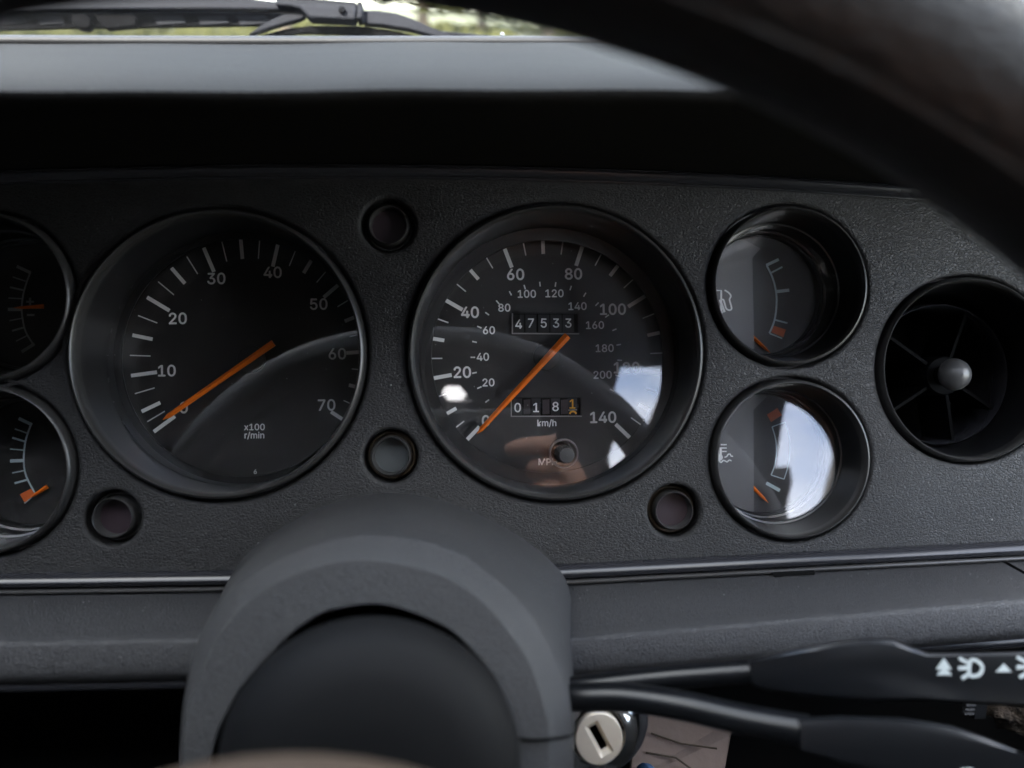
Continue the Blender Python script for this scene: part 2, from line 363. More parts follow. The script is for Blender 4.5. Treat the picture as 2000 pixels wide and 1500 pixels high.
# letter and digit outlines (advance, bezier splines of left handle, point, right handle; 1000 = em)
GLYPH = {
 '0': [453,[[[264,-7,227,-7,189,-7],[157,3,130,24,103,45],[83,74,69,113,55,152],[48,199,48,254,48,309],[55,356,69,395,83,434],[104,464,130,484,157,505],[189,516,227,516,264,516],[296,505,323,484,350,464],[370,434,384,395,398,356],[405,309,405,254,405,199],[398,152,384,113,370,74],[350,45,323,24,297,3]],[[202,50,227,50,252,50],[273,58,290,74,308,90],[321,113,330,144,339,174],[344,211,344,254,344,297],[339,334,330,365,321,395],[308,419,290,435,273,451],[252,460,227,460,202,460],[180,451,163,435,146,419],[132,395,123,365,114,334],[109,297,109,254,109,211],[114,174,123,144,132,113],[146,90,163,74,180,58]]]],
 '1': [453,[[[181,0,76,0,76,18],[76,36,76,55,181,55],[286,55,391,55,391,36],[391,18,391,0,286,0]],[[250,509,276,509,276,339],[276,170,276,0,255,0],[234,0,212,0,212,149],[212,299,212,448,211,448],[210,448,209,448,168,418],[127,388,86,358,86,381],[86,404,86,427,123,454],[161,481,198,509,224,509]]]],
 '2': [453,[[[172,0,64,0,64,16],[64,32,64,47,121,108],[177,168,234,229,254,249],[270,267,282,282,295,298],[304,313,311,327,317,341],[320,356,320,371,320,390],[316,405,308,419,299,432],[288,442,273,449,259,456],[242,460,224,460,204,460],[187,456,172,447,158,439],[147,428,139,413,131,399],[127,382,127,362,107,362],[86,362,66,362,66,392],[72,419,86,442,100,465],[119,483,143,496,167,509],[194,516,225,516,255,516],[282,509,306,497,329,484],[348,467,361,445,374,424],[381,399,381,372,381,354],[378,335,371,318,364,300],[353,280,336,259,319,237],[296,211,267,180,229,140],[191,100,153,60,153,59],[153,58,153,57,231,57],[310,57,389,57,389,38],[389,19,389,0,281,0]]]],
 '3': [453,[[[252,-7,218,-7,187,-7],[158,-1,133,10,107,21],[86,37,70,57,54,78],[46,103,44,132,66,132],[87,132,109,132,111,114],[117,99,126,87,136,75],[149,65,165,59,181,53],[199,50,219,50,239,50],[258,53,275,61,292,68],[305,79,315,93,324,107],[329,124,329,145,329,163],[325,181,316,196,307,212],[293,224,275,234,256,243],[231,248,201,248,186,248],[172,248,157,248,157,265],[157,282,157,299,200,349],[244,399,288,448,288,450],[288,451,288,452,215,452],[142,452,70,452,70,471],[70,490,70,509,171,509],[272,509,372,509,372,493],[372,477,372,461,319,400],[265,339,211,278,211,282],[211,285,211,289,249,293],[281,288,308,276,335,263],[356,246,371,222,386,199],[393,173,393,145,393,115],[385,89,370,66,355,43],[335,25,309,12,282,0]]]],
 '4': [453,[[[164,105,40,105,40,123],[40,141,40,158,109,275],[178,392,247,509,268,509],[289,509,311,509,243,394],[176,280,109,166,109,165],[109,164,109,163,210,163],[312,163,413,163,413,144],[413,125,413,105,289,105]],[[302,0,282,0,282,40],[282,81,282,121,282,130],[282,138,282,146,282,203],[282,260,282,318,302,318],[322,318,343,318,343,212],[343,106,343,0,322,0]]]],
 '5': [453,[[[254,-7,221,-7,191,-7],[164,-1,140,11,116,23],[97,39,83,60,69,81],[61,104,60,130,81,130],[101,130,122,130,124,115],[129,101,138,89,147,77],[159,67,173,60,188,53],[204,50,221,50,242,50],[260,55,276,64,292,74],[305,87,314,104,323,121],[328,141,328,162,328,184],[323,204,314,221,304,238],[291,252,275,262,258,272],[239,277,218,277,201,277],[184,274,167,268,151,263],[138,255,128,246,108,248],[88,250,67,253,77,338],[86,423,96,509,186,509],[276,509,366,509,366,490],[366,471,366,452,294,452],[222,452,151,452,145,402],[139,352,134,301,135,301],[135,301,136,301,147,311],[161,319,178,325,194,331],[211,334,229,334,253,334],[274,329,294,321,313,313],[331,301,345,285,359,270],[371,252,379,231,387,210],[391,188,391,163,391,130],[384,101,369,76,354,50],[334,30,309,15,283,1]]]],
 '6': [453,[[[258,-7,226,-7,195,-7],[167,0,142,15,118,29],[98,49,84,74,71,100],[64,129,64,162,64,186],[69,212,80,239,91,266],[110,300,137,340,176,396],[214,453,252,509,276,509],[299,509,322,509,265,426],[208,344,151,261,149,261],[147,261,145,261,150,271],[157,280,165,288,174,296],[184,302,196,307,207,312],[221,314,235,314,266,314],[293,308,316,295,339,282],[357,263,370,240,382,216],[389,189,389,157,389,125],[382,97,368,73,354,48],[334,28,310,14,286,0]],[[207,48,226,48,246,48],[264,53,279,63,294,72],[306,85,314,101,323,118],[327,136,327,157,327,178],[323,197,314,213,306,230],[294,242,279,251,264,261],[246,265,226,265,207,265],[189,261,174,252,159,243],[147,230,138,214,129,198],[125,179,125,158,125,137],[129,118,138,102,147,85],[159,72,174,63,189,53]]]],
 '7': [453,[[[120,0,97,0,172,149],[248,299,323,448,323,450],[323,451,323,452,236,452],[149,452,62,452,62,471],[62,490,62,509,172,509],[281,509,391,509,391,489],[391,469,391,449,315,299],[240,150,165,0,142,0]]]],
 '8': [453,[[[260,-7,226,-7,192,-7],[162,-1,136,11,109,24],[89,40,74,62,59,83],[52,108,52,135,52,157],[56,177,65,195,74,213],[86,229,101,241,116,253],[133,261,153,265,153,265],[153,266,153,267,128,273],[108,287,93,308,78,329],[70,353,70,380,70,406],[77,429,90,450,104,470],[122,486,146,498,169,510],[196,516,226,516,256,516],[283,510,306,498,329,486],[348,470,361,450,375,429],[382,406,382,380,382,353],[374,329,359,308,344,287],[325,273,300,267,300,266],[300,265,300,265,319,261],[336,253,351,241,366,229],[378,213,387,195,396,177],[401,157,401,135,401,108],[393,83,378,62,364,40],[343,24,317,11,291,-1]],[[204,49,226,49,249,49],[268,53,285,60,301,68],[314,78,323,91,332,105],[337,121,337,139,337,158],[332,174,322,189,313,203],[300,214,283,223,266,231],[247,235,226,235,205,235],[186,231,169,223,152,214],[139,203,130,189,120,174],[115,158,115,139,115,121],[120,105,129,91,138,78],[151,68,167,60,184,53]],[[208,290,226,290,244,290],[260,293,274,300,288,307],[299,318,307,330,315,343],[319,358,319,376,319,393],[315,407,308,420,300,433],[289,443,275,449,261,456],[245,460,226,460,208,460],[191,456,177,449,163,443],[152,433,145,420,137,407],[133,393,133,376,133,358],[137,343,145,330,152,318],[163,307,178,300,192,293]]]],
 '9': [453,[[[195,516,226,516,258,516],[286,508,310,494,335,480],[354,460,368,434,382,409],[389,380,389,347,389,323],[383,297,373,270,362,243],[343,209,315,168,277,112],[239,56,200,0,177,0],[154,0,130,0,187,83],[244,165,301,248,303,248],[305,248,307,248,303,238],[296,229,287,221,279,213],[269,207,257,202,245,197],[232,195,218,195,187,195],[160,201,137,214,114,227],[96,245,83,269,70,292],[64,320,64,352,64,384],[71,412,85,436,99,461],[118,480,143,494,167,508]],[[246,460,226,460,207,460],[189,456,174,446,159,437],[147,424,138,407,130,391],[125,372,125,352,125,330],[130,312,138,295,147,279],[159,266,174,257,189,248],[207,243,226,243,246,243],[263,248,279,257,294,266],[306,279,314,295,323,311],[327,330,327,350,327,372],[323,391,314,407,306,424],[294,437,279,446,264,456]]]],
 'k': [381,[[[132,158,110,137,110,162],[110,187,110,212,113,212],[117,212,121,212,175,268],[230,323,284,379,310,379],[335,379,360,379,301,319],[243,259,184,199,182,199],[179,199,177,199,155,178]],[[73,0,53,0,53,170],[53,339,53,509,73,509],[93,509,114,509,114,339],[114,170,114,0,93,0]],[[320,0,294,0,245,62],[197,124,148,186,162,200],[177,214,191,229,252,152],[312,76,372,0,346,0]]]],
 'm': [610,[[[73,0,53,0,53,126],[53,253,53,379,72,379],[92,379,112,379,112,351],[112,323,112,295,111,295],[109,295,108,295,113,316],[121,332,132,346,144,359],[157,369,172,376,187,383],[203,386,219,386,247,386],[270,378,287,361,305,344],[316,322,321,295,318,295],[315,295,312,295,317,313],[325,329,337,343,349,357],[364,367,381,375,398,382],[416,386,437,386,459,386],[479,381,497,372,515,362],[530,348,541,328,551,309],[557,285,557,255,557,170],[557,85,557,0,536,0],[516,0,496,0,496,85],[496,169,496,254,496,281],[488,301,473,313,457,325],[439,330,419,330,402,330],[387,327,374,320,362,313],[352,303,345,290,339,278],[335,263,335,247,335,165],[335,82,335,0,315,0],[295,0,274,0,274,87],[274,173,274,260,274,281],[267,298,253,311,239,324],[221,330,199,330,185,330],[171,327,158,320,144,313],[134,303,126,289,118,276],[114,258,114,238,114,159],[114,79,114,0,93,0]]]],
 '/': [249,[[[216,533,235,533,180,330],[126,127,71,-76,52,-76],[33,-76,14,-76,69,127],[124,330,178,533,197,533]]]],
 'h': [410,[[[114,249,114,227,114,151],[114,76,114,0,93,0],[73,0,53,0,53,170],[53,339,53,509,73,509],[93,509,114,509,114,435],[114,361,114,287,110,287],[106,287,102,287,114,322],[131,347,152,362,174,377],[199,384,227,384,253,384],[276,379,295,369,315,358],[330,342,341,321,352,299],[357,273,357,240,357,160],[357,80,357,0,337,0],[316,0,296,0,296,78],[296,157,296,235,296,265],[288,288,273,304,258,321],[237,329,210,329,192,329],[175,325,161,317,146,309],[135,298,126,283,118,267]]]],
 'M': [628,[[[81,0,60,0,60,170],[60,339,60,509,91,509],[121,509,152,509,193,402],[235,294,277,187,280,180],[284,170,287,159,291,148],[295,136,299,123,303,110],[307,97,311,84,315,71],[319,59,322,49,317,49],[312,49,307,49,310,59],[314,70,318,83,322,95],[326,108,330,121,334,134],[338,147,342,158,346,170],[349,179,352,187,394,294],[435,402,476,509,507,509],[537,509,568,509,568,339],[568,170,568,0,547,0],[525,0,504,0,504,97],[504,194,504,291,504,302],[504,314,504,327,505,340],[505,354,505,369,505,383],[506,398,506,413,506,428],[507,443,507,457,509,457],[511,457,513,457,508,441],[503,426,498,409,492,393],[487,378,482,363,477,348],[472,334,467,322,463,309],[459,299,456,291,418,194],[380,97,342,0,323,0],[305,0,286,0,248,97],[209,194,170,291,167,299],[163,309,159,321,155,333],[150,346,145,361,140,376],[135,391,129,408,124,424],[118,441,112,457,114,457],[117,457,119,457,119,444],[120,431,120,416,120,401],[121,387,121,372,121,357],[121,342,122,328,122,315],[122,302,122,291,122,194],[122,97,122,0,101,0]]]],
 'P': [445,[[[82,0,60,0,60,170],[60,339,60,509,118,509],[177,509,235,509,274,509],[307,502,332,487,358,473],[377,454,390,430,402,405],[409,378,409,348,409,317],[402,290,390,265,377,241],[358,222,332,207,307,193],[274,186,235,186,193,186],[151,186,109,186,109,205],[109,224,109,242,150,242],[191,242,233,242,259,242],[281,247,297,256,313,265],[325,278,333,294,341,310],[344,328,344,348,344,368],[341,386,333,402,325,417],[313,430,297,439,280,448],[259,452,232,452,196,452],[160,452,125,452,125,301],[125,151,125,0,103,0]]]],
 'H': [517,[[[82,0,60,0,60,170],[60,339,60,509,82,509],[103,509,125,509,125,435],[125,362,125,289,214,289],[303,289,392,289,392,362],[392,435,392,509,414,509],[435,509,457,509,457,339],[457,170,457,0,435,0],[414,0,392,0,392,77],[392,155,392,232,303,232],[214,232,125,232,125,155],[125,77,125,0,103,0]]]],
 'r': [259,[[[73,0,53,0,53,126],[53,253,53,379,72,379],[92,379,112,379,112,360],[112,340,112,321,113,321],[114,321,115,321,122,340],[135,355,152,367,170,379],[190,385,213,385,218,385],[223,385,229,384,235,384],[240,384,243,384,243,363],[243,343,243,322,242,323],[237,323,230,324,223,325],[215,326,207,326,189,326],[173,322,159,315,145,307],[134,297,126,284,118,270],[114,255,114,237,114,158],[114,79,114,0,93,0]]]],
 'i': [167,[[[73,0,53,0,53,126],[53,253,53,379,73,379],[93,379,114,379,114,253],[114,126,114,0,93,0]],[[95,443,84,443,72,443],[62,447,54,455,45,462],[41,472,41,483,41,494],[45,504,54,512,62,520],[72,524,84,524,95,524],[106,520,114,512,122,504],[126,494,126,483,126,472],[122,462,114,455,106,447]]]],
 'n': [410,[[[114,249,114,227,114,151],[114,76,114,0,93,0],[73,0,53,0,53,126],[53,253,53,379,72,379],[92,379,112,379,112,349],[112,318,112,287,109,287],[106,287,102,287,114,322],[131,347,152,362,174,377],[199,384,227,384,253,384],[276,379,295,369,314,358],[330,342,341,321,352,299],[357,273,357,240,357,160],[357,80,357,0,337,0],[316,0,296,0,296,78],[296,157,296,235,296,265],[288,288,273,304,258,321],[237,329,210,329,192,329],[175,325,161,317,146,309],[135,298,126,283,118,267]]]],
 'x': [379,[[[44,0,21,0,71,73],[121,145,171,218,171,202],[171,187,171,171,124,240],[76,310,29,379,52,379],[76,379,100,379,116,355],[132,330,147,306,160,287],[170,270,179,253,188,237],[198,221,207,206,197,206],[186,206,175,206,185,221],[194,237,202,253,211,270],[221,287,233,306,249,330],[266,355,282,379,305,379],[328,379,352,379,304,309],[256,239,209,169,209,184],[209,199,209,214,258,143],[308,71,358,0,334,0],[310,0,287,0,268,28],[249,57,231,85,219,103],[209,120,200,136,191,152],[182,167,173,182,183,182],[194,182,205,182,195,167],[186,152,178,136,170,120],[160,103,148,85,129,57],[110,28,91,0,68,0]]]],
 'I': [300,[[[111,0,31,0,31,19],[31,38,31,57,60,57],[89,57,118,57,118,189],[118,320,118,452,89,452],[60,452,31,452,31,471],[31,490,31,509,111,509],[190,509,269,509,269,490],[269,471,269,452,240,452],[212,452,183,452,183,320],[183,189,183,57,212,57],[240,57,269,57,269,38],[269,19,269,0,190,0]]]],
}
TXT = {}
def text_geo(s, px, py, h, Y, bold=.012, rot=0.0, sx=1.0):
    """text whose capitals are h pixels tall, centred on pixel (px,py), lying at depth Y"""
    key = (s, bold)
    if key not in TXT:
        cu = bpy.data.curves.new('t', 'CURVE'); cu.dimensions = '2D'; cu.fill_mode = 'BOTH'
        cu.extrude = .004; cu.resolution_u = 3
        x0 = 0
        for ch in s:
            adv, sps = GLYPH[ch]
            for sp_ in sps:
                q = cu.splines.new('BEZIER'); q.bezier_points.add(len(sp_) - 1); q.use_cyclic_u = True
                for b, (a0, a1, c0, c1, d0, d1) in zip(q.bezier_points, sp_):
                    b.handle_left_type = b.handle_right_type = 'FREE'
                    b.co = ((c0 + x0) / 1000, c1 / 1000, 0); b.handle_left = ((a0 + x0) / 1000, a1 / 1000, 0); b.handle_right = ((d0 + x0) / 1000, d1 / 1000, 0)
            x0 += adv
        V, F = curve_mesh(cu)
        xs = [v.x for v in V]; cx = (min(xs) + max(xs)) / 2
        TXT[key] = ([Vector((v.x - cx, v.y, v.z)) for v in V], F)
    V, F = TXT[key]
    CAP = .509                              # cap height of the outlines
    k = h / (CAP + 2 * bold) * mpp(Y); c = at(px, py, Y)
    cr_, sr = math.cos(R(rot)), math.sin(R(rot))
    gs = []
    for n_, (ox_, oz_) in enumerate(((0, 0), (bold, 0), (-bold, 0), (0, bold), (0, -bold)) if bold > .005 else ((0, 0),)):
        o = []
        for v in V:
            x, z = v.x * sx + ox_, v.y - CAP / 2 + oz_
            o.append((c.x + k * (x * cr_ - z * sr), Y - .00006 - .000004 * n_ - (.00004 if v.z > 0 else 0), c.z + k * (x * sr + z * cr_)))
        gs.append((o, F))
    return merge(*gs)

EYE = Matrix.Identity(4)
def interp(tab, v):
    for (a, fa), (b, fb) in zip(tab, tab[1:]):
        if a <= v <= b: return fa + (fb - fa) * (v - a) / (b - a)
    return tab[-1][1] if v > tab[-1][0] else tab[0][1]

# ================================================================ THE DASHBOARD
# ---- fascia plate with its openings
SPD = (.0352, .0165); TAC = (-.0946, .0155)
def axis_of(px, py, Y=-.003):
    p = at(px, py, Y); return (p.x, p.z)
FUEL = axis_of(1546, 556); TEMP = axis_of(1551, 898); VOLT = axis_of(-36, 578); OILP = axis_of(-36, 918)
VENT = axis_of(1901, 721)
LAMPS = [axis_of(758, 439, 0), axis_of(763, 891, 0), axis_of(1317, 998, 0), axis_of(219, 1012, 0)]

def ztop(X): return .0842 - .165 * X * X            # lower edge of the top moulding
def zbot(X): return -.0668 if X < .02 else -.0668 + (X - .02) * .038

from mathutils.geometry import delaunay_2d_cdt
HOLES = [(*SPD, .0592), (*TAC, .0566), (*FUEL, .0330), (*TEMP, .0330), (*VOLT, .0330), (*OILP, .0330), (*VENT, .0385)] + [(*c, .0104) for c in LAMPS]
def fascia_geo():
    """flat plate at Y=0 with rounded-over openings"""
    RB = .0018
    pts, edges = [], []
    def loop(ps):
        n0 = len(pts); pts.extend(Vector(p) for p in ps); n = len(ps)
        edges.extend((n0 + i, n0 + (i + 1) % n) for i in range(n))
    xs = [-.62 + .93 * i / 90 for i in range(91)]
    loop([(x, zbot(x) - .001) for x in xs] + [(x, ztop(x)) for x in reversed(xs)])
    segs = lambda r: 144 if r > .02 else 72
    for cx, cz, r in HOLES:
        k = segs(r); loop([(cx + (r + RB) * math.cos(2 * math.pi * i / k), cz + (r + RB) * math.sin(2 * math.pi * i / k)) for i in range(k)])
    v2, e2, f2, _, _, _ = delaunay_2d_cdt(pts, edges, [], 0, 1e-7)
    V = [(v.x, 0.0, v.y) for v in v2]; F = []
    for f in f2:
        c = sum((v2[i] for i in f), Vector((0, 0))) / len(f)
        if not (zbot(c.x) - .001 < c.y < ztop(c.x)): continue
        if any((c.x - hx) ** 2 + (c.y - hz) ** 2 < (hr + RB * .98) ** 2 for hx, hz, hr in HOLES): continue
        F.append(tuple(f))
    g = (V, F)
    for cx, cz, r in HOLES:
        prof = [(r + RB - RB * math.sin(R(t)), RB - RB * math.cos(R(t))) for t in range(0, 91, 15)] + [(r, .012)]
        g = merge(g, lathe(cx, cz, prof, segs(r)))
    return g

dash = thing('dashboard', (0, 0, 0), 'black vinyl dashboard with round gauge openings, padded hood and lower pad', 'dashboard')
obj('fascia', fascia_geo(), 'fascia', dash, angle=50, weld=True)

# ---- padded hood above the fascia (underside, lip, flat top running to the windscreen)
def hood_geo():
    prof = [(.010, .0905, 1), (-.006, .0899, 1), (-.03, .0862, .8), (-.06, .0818, .5), (-.085, .0782, .2), (-.094, .0768, .05), (-.0985, .0764, 0),
            (-.1006, .0772, 0), (-.1012, .0786, 0), (-.099, .0804, 0), (-.094, .0838, 0), (-.086, .0887, 0), (-.07, .0974, 0), (-.04, .1123, 0), (0, .1320, 0), (.05, .1563, 0),
            (.10, .1812, 0), (.135, .1985, 0), (.148, .2048, 0), (.154, .2066, 0), (.160, .2045, 0), (.166, .19, 0)]
    wob = lambda x: 2.0 * math.sin(x / 210) + 1.2 * math.sin(x / 77 + 1)
    rows = []
    for i in range(141):
        px = -1900 + 4700 * i / 140
        r_ = []
        for y, z, w_ in prof:
            py = 770 - z / (y + .3) * 1500
            p = at(px, py + (wob(px) if w_ < .5 else 0), y)
            if w_ > .3: p = Vector((p.x, y, z - w_ * .165 * p.x * p.x))
            elif w_ > 0: p.z -= w_ * .165 * p.x * p.x
            r_.append(p)
        rows.append(r_)
    return loft(rows)
obj('hood', hood_geo(), 'hood', dash, angle=60)

# ---- mouldings along the top and the bottom of the fascia
xs = [-.62 + .93 * i / 80 for i in range(81)]
obj('top_moulding', tube([(x, .001, ztop(x) + .0030) for x in xs], .0030, 14, flat=1.4), 'trim', dash)
obj('top_bead', tube([(x, -.0005, ztop(x) + .0001) for x in xs], .00055, 8), 'trim', dash)
obj('bottom_moulding', tube([(x, .000, zbot(x) - .0033) for x in xs], .0031, 14, flat=1.5), 'trim', dash)
obj('bottom_bead', tube([(x, -.0035, zbot(x) - .0067) for x in xs], .0009, 10), 'lip', dash)

# ---- padded lower rail, in two lengths either side of the column
def pad_geo(x0, x1, zf):
    n = 60; rows = []
    for i in range(n + 1):
        x = x0 + (x1 - x0) * i / n
        zb, ze = zbot(x) - .0076, zf(x)
        rows.append([(x, .012, zb), (x, -.001, zb), (x, -.018, zb + (ze - zb) * .52), (x, -.031, ze + .0008), (x, -.0340, ze + .0002), (x, -.0352, ze - .0003),
                     (x, -.0357, ze - .0014), (x, -.0355, ze - .010), (x, -.034, ze - .014), (x, -.028, ze - .0165), (x, .01, ze - .018)])
    return loft(rows)
obj('lower_pad', pad_geo(-.62, .010, lambda x: -.0822), 'pad', dash, angle=60)
obj('lower_pad', pad_geo(.028, .2145, lambda x: -.0842 + (x - .0385) * .066), 'pad', dash, angle=60)
obj('lower_pad', pad_geo(.2165, .40, lambda x: -.0842 + (x - .0385) * .066), 'pad', dash, angle=60)
obj('lower_rail', tube([(x, -.030, -.0975 - (.0012 if x > -.1 else 0) * ((x + .1) / .06) ** 2) for x in [-.62 + .60 * i / 60 for i in range(61)]], .0032, 14), 'trim', dash)
obj('lower_rail', tube([(x, -.020, -.1035 + (x - .03) * .06) for x in [.03 + .34 * i / 30 for i in range(31)]], .0030, 14), 'trim', dash)
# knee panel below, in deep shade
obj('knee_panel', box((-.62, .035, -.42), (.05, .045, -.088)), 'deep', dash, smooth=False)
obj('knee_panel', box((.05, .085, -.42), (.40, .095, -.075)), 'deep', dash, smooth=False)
obj('clip_slot', pxprism([(1505, 1117), (1588, 1113), (1588, 1121), (1530, 1124), (1512, 1128)], -.004, .0012), 'deep', dash, smooth=False)

# ================================================================ LARGE GAUGES
GD = .0405   # dial depth
def gauge_glass(name, par, cx, cz, r, Y, tilt, dome=.0008, yaw_=0.0):
    """closed lens, 1.6 mm thick, tilted about the X axis by tilt degrees, slightly domed"""
    prof = [(r * k / 12, -dome * (1 - (k / 12) ** 2)) for k in range(13)]
    full = prof[1:] + [(r, .0016)] + [(q[0], q[1] + .0016) for q in reversed(prof[1:-1])]
    V, F = lathe(cx, cz, full, 96)
    n = len(full)
    c0, c1 = len(V), len(V) + 1
    V += [(cx, -dome, cz), (cx, .0016 - dome, cz)]
    for i in range(96):
        j = (i + 1) % 96
        F += [(c0, i * n, j * n), (c1, j * n + n - 1, i * n + n - 1)]
    s, c = math.sin(R(tilt)), math.cos(R(tilt))
    V = [(x, Y + y * c - (z - cz) * s - (x - cx) * math.sin(R(yaw_)), cz + (z - cz) * c + y * s) for x, y, z in V]
    o = obj(name, (V, F), 'gglass' if r > .04 else 'sglass', par, angle=30)
    return o

def bezel_parts(par, cx, cz, k=1.0):
    sc_ = lambda pr: [(r * k, y) for r, y in pr]
    obj('bezel_lip', lathe(cx, cz, sc_([(.0585, .010), (.0583, .001), (.0579, -.0018), (.0573, -.0031), (.0566, -.0034), (.0560, -.0028), (.0556, -.0014), (.0555, .001), (.0555, .003)]), 160), 'lip', par, angle=60)
    obj('bezel_wall', lathe(cx, cz, sc_([(.0556, .0015), (.0554, .010), (.0553, .0180), (.0558, .0183), (.0558, .0310)]) + [(.0505, .0312), (.0503, .0318), (.0506, .0330), (.0560, .0330), (.0575, .046)], 160), 'bezel', par, angle=30)
    obj('dial', lathe(cx, cz, [(.0001, GD), (.0560, GD), (.0560, GD + .002), (.0001, GD + .002)], 128, True, True), 'dial', par, angle=30)

def needle(par, name, tail, tip, wt, wp, Y, hgt=.0022, material='orange'):
    """ridged pointer: trapezoid in plan, triangular in section"""
    a = Vector((tip[0] - tail[0], tip[1] - tail[1])).normalized(); q = Vector((-a.y, a.x))
    def P(c, w, s): return (c[0] + q.x * w * s, c[1] + q.y * w * s)
    bk = Vector(tip) - a * 14
    V = []
    for c, w in ((tail, wt), ((bk.x, bk.y), wp)):
        V += [at(*P(c, w / 2, 1), Y), at(*P(c, w / 2, -1), Y)]
        V += [at(*P(c, w / 2, .95), Y) + Vector((0, -hgt * .55, 0)), at(*P(c, w / 2, .0), Y) + Vector((0, -hgt, 0)), at(*P(c, w / 2, -.95), Y) + Vector((0, -hgt * .55, 0))]
    V.append(at(tip[0], tip[1], Y) + Vector((0, -hgt * .4, 0)))
    F = [(0, 2, 7, 5), (2, 3, 8, 7), (3, 4, 9, 8), (4, 1, 6, 9), (1, 0, 5, 6), (0, 1, 4, 3, 2), (5, 7, 10), (7, 8, 10), (8, 9, 10), (9, 6, 10), (6, 5, 10)]
    return obj(name, (V, F), material, par, smooth=False)

def tick(par, c, a, r0, r1, w, Y, material='ink'):
    return obj('tick_mark', bar(pol(c, r0, a), pol(c, r1, a), w, Y), material, par, smooth=False)

# ---- speedometer
sp = thing('speedometer', (SPD[0], 0, SPD[1]), 'speedometer marked to 140 MPH with odometer reading 47533 and orange needle', 'gauge')
bezel_parts(sp, *SPD)
SC = (1067, 698)
st = [(0, 226.1), (10, 209.5), (20, 190.5), (30, 170.6), (40, 150.4), (50, 131), (60, 111), (70, 91.7), (80, 72), (90, 52), (100, 31.8), (110, 12.3), (120, -8), (130, -27), (140, -43.9)]
for v in range(0, 145, 5):
    a = interp(st, v)
    if v % 20 == 0: tick(sp, SC, a, 188, 237, 7.5, GD)
    elif v % 10 == 0: tick(sp, SC, a, 202, 237, 7, GD)
    else: tick(sp, SC, a, 203, 237, 2.4, GD)
for s, x, y in [('0', 949, 822), ('20', 903, 727), ('40', 918, 610), ('60', 1007, 536), ('80', 1120, 535), ('100', 1197, 604), ('120', 1224, 718), ('140', 1178, 815)]:
    obj('numeral', text_geo(s, x, y, 22.5, GD, .020, 1), 'ink', sp, smooth=False)
for v in range(10, 220, 10):
    a = 155.7 - 1.215 * (v - 60)
    tick(sp, SC, a, 139, 148, 2.6, GD)
for s, x, y in [('20', 954, 747), ('40', 943, 697), ('60', 955, 645), ('80', 985, 601), ('100', 1029, 574), ('120', 1083, 573), ('140', 1128, 598), ('160', 1162, 635), ('180', 1181, 680), ('200', 1177, 732)]:
    obj('numeral', text_geo(s, x, y, 15.5, GD, .017, 1), 'ink', sp, smooth=False)
obj('lettering', text_geo('km/h', 1068, 826, 13, GD, .018), 'ink', sp, smooth=False)
obj('lettering', text_geo('MPH', 1070, 902, 13.5, GD, .02), 'ink', sp, smooth=False)
# hub boss in a shallow well
hc = at(*SC, GD)
obj('hub_disc', lathe(hc.x, hc.z, [(.0001, GD - .0016), (.0056, GD - .0016), (.0060, GD - .0012), (.0061, GD)], 64, True), 'dial', sp, angle=30)

def counter(par, name, rect, digits, h, gap, tall=0):
    """recessed counter: frame proud of the dial, drums inside, one digit on each"""
    x0, y0, x1, y1 = rect
    Yr = GD - .0009
    c0, c1 = at(x0, y1, Yr), at(x1, y0, Yr)
    o_ = obj(name, box((c0.x, Yr, c0.z), (c1.x, GD - .00002, c1.z)), 'deep', par, smooth=False)
    fr = .0005
    for nm, q, mt in (('counter_frame', (c0.x - fr, Yr - .0003, c0.z, c0.x, c1.z), 'drumedge'), ('counter_frame', (c1.x, Yr - .0003, c0.z, c1.x + fr, c1.z), 'drum'),
                  ('counter_frame', (c0.x - fr, Yr - .0003, c0.z - fr, c1.x + fr, c0.z), 'drumedge'), ('counter_frame', (c0.x - fr, Yr - .0003, c1.z, c1.x + fr, c1.z + fr), 'drum')):
        obj(nm, box((q[0], q[1], q[2]), (q[3], GD - .00002, q[4])), mt, o_, smooth=False)
    for d, dx, dy, mt in digits:
        Yd = Yr - .0004
        a, b = at(dx - gap, y1 - 1, Yd), at(dx + gap, y0 + 1, Yd)
        zc = (a.z + b.z) / 2; hz = (b.z - a.z) / 2
        rows = []
        for k in range(9):
            t = -1 + 2 * k / 8
            yy = Yr - .0001 - .0004 * math.cos(t * 1.35)
            rows.append([(a.x, yy, zc + hz * t), (b.x, yy, zc + hz * t)])
        dr = obj('drum', loft(rows), 'drum', o_)
        obj('digit', text_geo(d, dx, dy, h, Yr - .00055, .010), mt, dr, smooth=False)
    return o_
counter(sp, 'odometer', (1002, 613, 1129, 650), [('4', 1013, 633, 'ink'), ('7', 1037, 631, 'ink'), ('5', 1062, 631, 'ink'), ('3', 1086, 631, 'ink'), ('3', 1110, 631, 'ink')], 18, 11)
tr = counter(sp, 'trip_counter', (1000, 777, 1134, 812), [('0', 1011, 796, 'ink'), ('1', 1047, 796, 'ink'), ('8', 1085, 794, 'ink'), ('1', 1118, 789, 'amber')], 18, 9)
for x in (1029, 1066, 1102):
    obj('drum_flange', pxprism([(x - 6, 781), (x + 7, 780), (x + 7, 808), (x - 6, 809)], GD - .0012, .0004), 'lens', tr, smooth=False)
obj('digit_rule', bar((1110, 801), (1127, 800.5), 1.2, GD - .0016), 'inkgrey', tr, smooth=False)
obj('next_digit', pline([pol((1119, 810), 6.5, a) for a in range(15, 170, 15)], 3.2, GD - .0016), 'amber', tr, smooth=False)
needle(sp, 'needle', (1108, 656), (931, 848), 15, 9, GD - .0045)
kb = at(1090, 879, GD)
